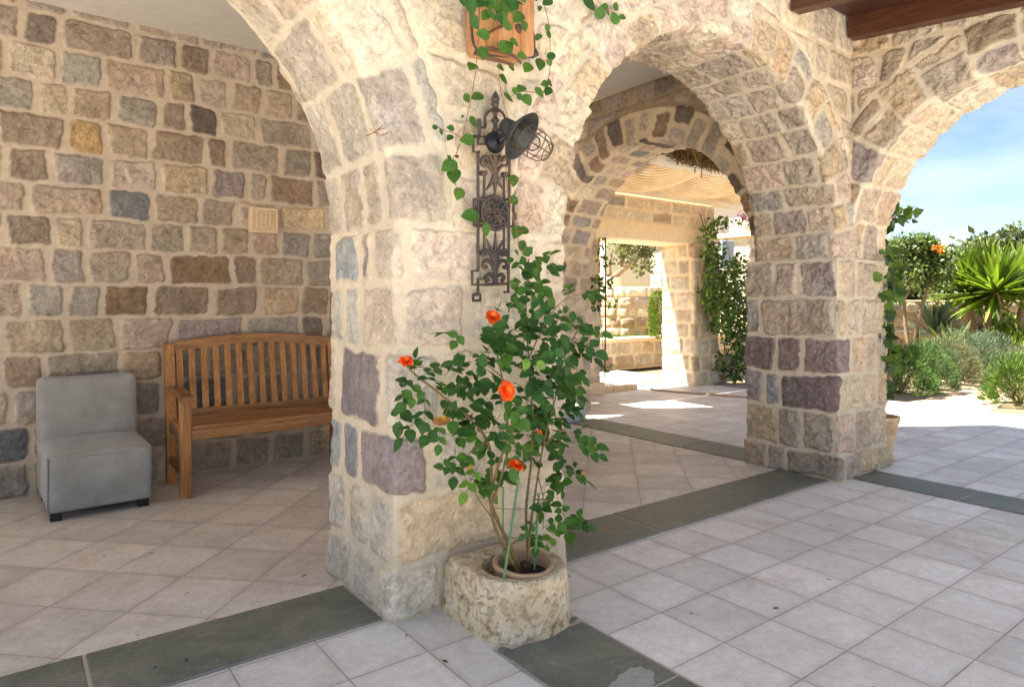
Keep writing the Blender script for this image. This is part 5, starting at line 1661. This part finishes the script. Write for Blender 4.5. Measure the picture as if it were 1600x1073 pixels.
climber("thin_climber", "thin wiry climber beside the iron rod on the left courtyard pillar", (6.4, 6.5, 0),
        [[(938, 592), (942, 540), (938, 490), (942, 430), (944, 380), (946, 350)], [(938, 500), (934, 460), (930, 440)], [(945, 420), (955, 410), (962, 402)]], 6.50,
        [(945, 408, 16, 9, 34, .12), (934, 438, 10, 9, 26, .1), (934, 455, 9, 16, 40, .1), (930, 470, 9, 14, 44, .1), (955, 470, 9, 10, 18, .1), (948, 575, 9, 6, 14, .1), (940, 380, 6, 14, 12, .06), (950, 440, 8, 10, 16, .1)], 6, .07, gl_, stemr=.006)

# ---- pot with a climber behind the garden pillar
pq = Vector((5.58, 2.53, 0))
cpot = MB().lathe([(.095, 0), (.12, .02), (.10, .05), (.11, .12), (.135, .26), (.15, .31), (.158, .32), (.155, .345), (.135, .345), (.125, .30)], Matrix.Translation(pq), 36, wob=lambda a, z: 1 + .012 * math.sin(3 * a + 9 * z))
cpo = cpot.build("clay_pot", plain("sandy_clay", srgb(218, 190, 152), .85, nscale=22, var=.18, bump=.4, alt=srgb(190, 146, 108), altscale=7), angle=50)
tag(cpo, "tall weathered clay pot half hidden behind the garden pillar", "pot")
MB().lathe([(.125, .29), (.05, .30), (.001, .30)], Matrix.Translation(pq), 24).build("soil", M_EARTH, cpo)
climber("potted_climber", "leafy climber rising from the clay pot behind the garden pillar into the sky", (pq.x, pq.y, .3),
        [[(1372, 655), (1382, 600), (1378, 540), (1374, 470), (1376, 400), (1382, 345), (1400, 330)], [(1375, 655), (1392, 560), (1380, 500), (1373, 440)], [(1376, 480), (1395, 450), (1404, 440)], [(1380, 350), (1405, 335), (1430, 322)], [(1378, 660), (1386, 610), (1400, 560)]], pq.y,
        [(1412, 336, 24, 12, 24, .1), (1392, 346, 14, 12, 18, .1), (1380, 400, 9, 22, 26, .15), (1392, 432, 20, 22, 46, .25), (1385, 470, 14, 25, 40, .2), (1383, 520, 12, 25, 36, .2), (1388, 560, 12, 20, 22, .2), (1380, 600, 8, 20, 12, .15), (1396, 405, 14, 14, 18, .2)], 8, .085, gl_, stemr=.008, tmpl=leaf_template(.8, .12, .12, 6, 0, 'heart'))

# ------------------------------------------------------------------ garden
g1 = [(.06, .13, .026), (.085, .17, .035), (.13, .22, .055), (.04, .09, .022)]
g2 = [(.16, .17, .09), (.20, .20, .11), (.11, .13, .06)]
g3 = [(.11, .15, .09), (.15, .19, .115), (.08, .115, .07)]
g4 = [(.13, .20, .03), (.18, .24, .04), (.09, .15, .02)]
HG = "shrubs edging the garden path"
shrub("rosemary_shrub", "dark green rosemary shrub nearest the clay pot at the path", 1404, 616, 1.0, .60, 13000, g1, HG, seed=1, size=.038)
shrub("rosemary_shrub", "green rosemary shrub second along the path with light tips", 1444, 611, .85, .64, 12000, g1 + g3, HG, seed=2, size=.038)
shrub("lavender_shrub", "pale grey-brown lavender shrub between the dark rosemary and the blue-green shrubs", 1484, 603, .85, .66, 10000, g2, HG, seed=3, size=.038)
shrub("rosemary_shrub", "blue-green rounded shrub right after the pale lavender", 1516, 598, .85, .70, 10000, g3, HG, seed=4, size=.038)
shrub("rosemary_shrub", "blue-green shrub farthest along the path beside the bright bush", 1544, 592, .75, .70, 9000, g3, HG, seed=5, size=.038)
shrub("leafy_bush", "bright yellow-green bush at the far bend of the path", 1578, 577, 1.1, .72, 2400, g4, HG, seed=6, size=.10, tmpl=T_DIAM)
shrub("leafy_bush", "bright green spreading bush under the yucca heads", 1560, 560, 1.5, .9, 2600, g4, HG, seed=16, size=.10, tmpl=T_DIAM)
shrub("herb_shrub", "light green feathery shrub at the right edge of the path", 1590, 634, .72, .52, 7000, g4 + g1, HG, seed=7, size=.05)
shrub("herb_shrub", "pale tan dry shrub behind the feathery one at the right edge", 1600, 612, .75, .56, 3000, g2, HG, seed=8, size=.05)
for i, (px, py, wd, hh) in enumerate(((1350, 600, 1.0, .6), (1320, 600, 1.0, .8))):
    shrub("rosemary_shrub", ("grey-green rosemary shrub partly hidden behind the potted climber", "green rosemary shrub hidden behind the garden pillar")[i], px, py, wd, hh, 2500, g1 + g3, HG, seed=20 + i, size=.038)

# garden wall of field stones
wa, wb = at_depth(1340, 480, 13.8), at_depth(1680, 480, 16.5)
dv = Vector((wb.x - wa.x, wb.y - wa.y)); Lw = dv.length; dv.normalize()
nv = Vector((dv.y, -dv.x))
if nv.dot(Vector((-wa.x, -wa.y))) < 0: nv = -nv
lyg = Courses(61, -.2, Lw + .3, rows(31, 0, 1.25, .22, .32), .3, .7, (.012, .022), dict(tan=3, cream=2, taupe=2, pink=2), corner=.06, skew=.16)
gw = thing("field_stone_wall", "tan field stone garden wall behind the yuccas", "wall", (wa.x, wa.y, 0))
face_skin((wa.x, wa.y, 0), (dv.x, dv.y, 0), (nv.x, nv.y, 0), 0, Lw, -.1, 1.25, .03, lyg, relief=.03, rough=.02, edge=.04, mortar=srgb(180, 152, 116)).build("wall_face", M_ROUGH, gw)
cpv = MB(); ctr = Vector(((wa.x + wb.x) / 2, (wa.y + wb.y) / 2)) - nv * .17
cpv.rbox((ctr.x, ctr.y, .66), (Lw, .30, 1.26), .02, Matrix.Rotation(math.atan2(dv.y, dv.x), 3, 'Z'), n=1)
cpv.build("wall_core", plain("wall_core_stone", srgb(190, 164, 128), .9, nscale=5, var=.2), gw)

def tree(name, label, base, trunks, blobs, n, lsize, cols, group=None, tmpl=None, seed=1, cat="tree"):
    R = random.Random(seed)
    t = thing(name, label, cat, base, group)
    mb = MB()
    for pts, r in trunks:
        mb.tube(smooth_line(pts, 5), r, 8, taper=r * .35)
    mb.build("trunk", M_BARK, t)
    L = Leaves()
    tot = sum(rx * ry for _, (rx, ry, _z) in blobs)
    for c, rad in blobs:
        clump_leaves(L, c, rad, int(n * rad[0] * rad[1] / tot), lsize, cols, R, lumps=16)
    L.build("crown", M_TREEL, t, tmpl or T_DIAM)
    return t
A = at_depth
cb_ = A(1425, 545, 12.4); cb_.z = 0
tree("citrus_tree", "small round-crowned tree with an orange bloom in front of the field stone wall", cb_,
     [([cb_, A(1415, 510, 12.4), A(1412, 470, 12.4), A(1405, 440, 12.4)], .045), ([cb_ + Vector((.1, 0, 0)), A(1434, 500, 12.3), A(1444, 470, 12.3), A(1455, 430, 12.3)], .05), ([A(1412, 470, 12.4), A(1425, 440, 12.3), A(1440, 400, 12.3)], .03)],
     [(A(1420, 415, 12.4), (.52, .5, .52)), (A(1455, 420, 12.3), (.38, .38, .46)), (A(1436, 395, 12.4), (.55, .5, .34)), (A(1468, 400, 12.3), (.25, .25, .3))], 6500, .075, [(.08, .12, .03), (.12, .16, .05), (.17, .21, .07), (.05, .08, .022)], seed=3, tmpl=T_DIAM)
rb = Leaves(); R = random.Random(1); ob = A(1466, 389, 11.9)
for _ in range(40): rb.add(ob + rvec(R, .07), rvec(R), rvec(R), .06, vary(R, (.75, .22, .03)))
blm = rb.build("bloom", M_PETAL, bpy.data.objects["citrus_tree"], T_SMALL)

def sword_rosette(L, c, n, ln, wd, cols, R, lo=-.5, hi=1.45):
    for k in range(n):
        a = R.uniform(0, 2 * math.pi); el = R.uniform(lo, hi)
        d = Vector((math.cos(a) * math.cos(el), math.sin(a) * math.cos(el), math.sin(el)))
        L.add(c + d * .04, d, Vector((0, 0, 1)) + rvec(R, .25), ln * R.uniform(.75, 1.1), vary(R, R.choice(cols), .25), wd)
T_SWORD = leaf_template(.075, .25, .06, 5, 0, 'sword')
M_YUC = leaf_mat("yucca_leaf", .35, .4, .45)
YC = [(.10, .16, .02), (.15, .22, .03), (.20, .27, .04), (.06, .10, .015)]
R = random.Random(44)
for i, (px, py, dd, ln, n, fx, fy, lab) in enumerate(((1556, 458, 13.2, 1.0, 260, 1566, 575, "large bright yucca with a full head of sword leaves in the middle"), (1512, 460, 13.9, .98, 220, 1528, 570, "bright yucca with a leaning trunk left of the largest one"),
                                           (1604, 452, 14.2, 1.0, 220, 1580, 575, "yucca leaning right at the edge of the photo"), (1540, 432, 14.6, .8, 150, 1545, 565, "yucca head standing up behind the largest one"))):
    c = A(px, py, dd)
    f = A(fx, 545, dd); f.z = 0
    t = thing("yucca", lab, "yucca", f, "yuccas by the garden wall")
    MB().tube(smooth_line([f, f + (c - f) * .5 + Vector((0, 0, .03)), c], 6), .085, 9, taper=.06).build("trunk", M_BARK, t)
    L = Leaves(); sword_rosette(L, c, n, ln, 1.0, YC, R)
    L.build("crown", M_YUC, t, T_SWORD)
for px, py, dd, ln, n, cols, lab in ((1462, 522, 12.6, .62, 80, [(.09, .14, .09), (.13, .18, .12)], "blue-green spiky agave in front of the field stone wall"), (1488, 556, 11.9, .60, 90, [(.16, .22, .08), (.22, .28, .11)], "pale green spiky agave behind the lavender shrub")):
    c = A(px, py, dd)
    f = c.copy(); f.z = 0
    t = thing("agave", lab, "agave", f, "spiky agaves")
    L = Leaves(); sword_rosette(L, c, n, ln, 1.5, cols, R, lo=-.1)
    L.build("leaf", M_YUC, t, T_SWORD)
    MB().tube([f, (f + c) / 2, c], .07, 8, taper=.05).build("trunk", M_BARK, t)
# trees beyond the garden wall
OL = [(.10, .125, .05), (.14, .16, .07), (.18, .20, .09), (.06, .08, .03)]
for i, (px, py, dd, rw, rh, lab) in enumerate(((1512, 428, 24, 1.5, 1.0, "grey-green olive tree just right of the citrus crown"), (1560, 418, 26, 1.7, 1.15, "olive tree behind the largest yucca"), (1610, 412, 25, 1.7, 1.4, "tallest olive tree at the right edge of the photo"),
                                        (1478, 445, 27, 1.5, .9, "olive tree low behind the citrus trunk"), (1400, 440, 27, 1.8, 1.1, "olive tree hidden behind the potted climber"), (1655, 430, 24, 1.8, 1.4, "olive tree beyond the right edge"))):
    c = A(px, py, dd); f = Vector((c.x, c.y, 0))
    tree("olive_tree", lab, f, [([f, f + Vector((.1, .05, c.z * .4)), c], .14), ([f + Vector((.05, 0, c.z * .35)), c + Vector((.6, -.3, 0))], .09), ([f + Vector((.05, 0, c.z * .35)), c + Vector((-.6, .3, .1))], .09)],
         [(c, (rw, rw, rh)), (c + Vector((.8, -.6, .1)), (rw * .6, rw * .6, rh * .7)), (c + Vector((-.8, .6, -.1)), (rw * .6, rw * .6, rh * .7)), (c - Vector((0, 0, rh * .8)), (rw * .9, rw * .9, rh * .6))], 5200, .22, OL, "olive trees beyond the garden wall", seed=30 + i)
R = random.Random(91)
fw = Leaves()
for _ in range(9000):
    a = R.uniform(-.62, .30); d = R.uniform(42, 55)
    x_, y_ = d * math.cos(a + .30), d * math.sin(a + .30)
    fw.add((x_, y_, abs(R.gauss(0, 1)) * 1.1 * (1 + .35 * math.sin(a * 23) + .2 * math.sin(a * 57)) + .2), rvec(R), rvec(R) + Vector((-1, -.5, .6)), R.uniform(.5, .9), vary(R, R.choice(OL), .3))
fo = fw.build("far_woodland", M_TREEL, None, T_DIAM)
fo["kind"] = "stuff"; fo["label"] = "far band of grey-green woodland on the skyline"; fo["category"] = "woodland"

# ------------------------------------------------------------------ houses beyond the courtyard
M_HWHITE = plain("white_render", srgb(232, 222, 204), .85, nscale=8, var=.05)
M_PANE = NB("dark_window_glass")
M_PANE = M_PANE.done(M_PANE.bsdf((.05, .06, .07), .08, spec=.6))
M_FRAME = plain("pale_frame", srgb(206, 200, 190), .6, bump=0)
def house(name, label, x0, x1, y0, y1, h, mat, wins=(), doors=(), roofh=.25, over=.25, roofc=srgb(214, 196, 164)):
    t = thing(name, label, "house", ((x0 + x1) / 2, (y0 + y1) / 2, 0))
    MB().rbox(((x0 + x1) / 2, (y0 + y1) / 2, h / 2), (x1 - x0, y1 - y0, h), .02, n=1).build("wall", mat, t)
    MB().rbox(((x0 + x1) / 2, (y0 + y1) / 2, h + roofh / 2 + .002), (x1 - x0 + over * 2, y1 - y0 + over * 2, roofh), .04, n=1).build("roof", plain(name + "_roof", roofc, .85, nscale=6, var=.15), t)
    for side, u, z, w_, hh in wins:
        if side == 'x':  p, sz, sz2 = Vector((x0 - .02, u, z)), (.07, w_ + .12, hh + .12), (.07, w_, hh)
        else:            p, sz, sz2 = Vector((u, y0 - .02, z)), (w_ + .12, .07, hh + .12), (w_, .07, hh)
        off = Vector((-.012, 0, 0)) if side == 'x' else Vector((0, -.012, 0))
        f = MB().rbox(p, sz, .01, n=1).build("window", M_FRAME, t)
        MB().rbox(p + off, sz2, .004, n=1).build("pane", M_PANE, f)
    return t
house("white_house", "white rendered house with dark glazed windows beyond the round planter", 15.2, 24, 15.2, 22, 6.2, M_HWHITE,
      [('x', 16.1, 2.1, 1.0, 1.8), ('x', 17.4, 2.1, 1.0, 1.8), ('x', 18.7, 2.1, 1.0, 1.8), ('x', 20.0, 2.1, 1.0, 1.8), ('y', 19.6, 2.2, 1.1, 1.8), ('y', 21.5, 2.2, 1.1, 1.8)])
lyh = Courses(71, -.2, 9, rows(41, 0, 2.75, .22, .3), .25, .5, (.010, .018), dict(pale=4, cream=3, grey=1), corner=.03)
sh2 = thing("stone_outbuilding", "pale stone outbuilding with a chimney seen right of the climbing plant", "building", (15.5, 9.5, 0))
pillar_skin([(13.6, 12), (13.6, 9.0), (19, 9.0), (19, 12)], lyh, 2.75, .05, relief=.015, rough=.012, edge=.03, mortar=MC).build("wall", M_CUT, sh2)
MB().rbox((16.3, 10.5, 2.80), (5.6, 3.2, .12), .02, n=1).build("roof", plain("outbuilding_roof", srgb(200, 180, 150), .85, nscale=6, var=.15), sh2)
q = on_y(1136, 398, 8.97)
MB().rbox(q, (.45, .06, .62), .01, n=1).build("shutter", plain("blue_grey_shutter", srgb(150, 164, 172), .7, nscale=10, var=.06), sh2)
MB().rbox((14.1, 9.5, 2.98), (.5, .5, .55), .03, n=1).build("chimney", M_CUT if False else plain("chimney_stone", srgb(214, 194, 160), .85, nscale=8, var=.1), sh2)
bv = Leaves(); R = random.Random(17); bq = A(1163, 340, 13)
for _ in range(160): bv.add(bq + rvec(R, R.random() * .22), rvec(R), rvec(R), .07, vary(R, R.choice(((.32, .10, .30), (.4, .16, .36), (.08, .13, .03)))))
bo = thing("bougainvillea", "spray of purple bougainvillea flowers against the sky beside the white beam", "flowers", bq)
bv.build("flower", M_PETAL, bo, T_SMALL)
MB().tube(smooth_line([bq + Vector((1.2, -.5, 1.4)), bq + Vector((.5, -.2, .7)), bq], 5), .01, 5).build("stem", M_BARK, bo)
tq = A(948, 480, 15.5); tq.z = .5
tree("garden_olive", "olive tree with a pale curving trunk seen through the courtyard opening", tq,
     [([tq, A(955, 445, 15.5), A(968, 425, 15.4), A(988, 410, 15.3), A(1004, 392, 15.2), A(1012, 372, 15.2)], .10), ([A(955, 445, 15.5), A(952, 415, 15.5), A(958, 385, 15.6)], .06), ([A(968, 425, 15.4), A(972, 395, 15.5), A(968, 370, 15.6)], .05)],
     [(A(1000, 388, 15.0), (.40, .4, .30)), (A(985, 400, 15.4), (.35, .35, .28)), (A(1005, 415, 15.0), (.28, .28, .22)), (A(965, 385, 15.6), (.45, .4, .35)), (A(990, 360, 15.3), (.8, .7, .4))], 2600, .085, [(.16, .18, .07), (.22, .22, .09), (.11, .12, .05)], seed=12)

# bits of dry leaf blown on to the floor
R = random.Random(63)
for px, py in ((893, 904), (1293, 823), (1090, 636), (1118, 638), (1207, 955), (240, 867), (700, 1040), (470, 905)):
    d = FPX * EYE / (py - HOR); q = at_depth(px, py, d)
    L = Leaves()
    a = R.uniform(0, 6.28)
    L.add((q.x, q.y, .012), (math.cos(a), math.sin(a), .05), (0, 0, 1), R.uniform(.022, .034), vary(R, (.16, .10, .05)))
    o = L.build("dry_leaf", M_LEAF2, None, leaf_template(.6, .35, -.1, 6))
    tag(o, "small curled dry brown leaf lying on the floor tiles", "dry leaf", "dry leaves scattered on the floor")
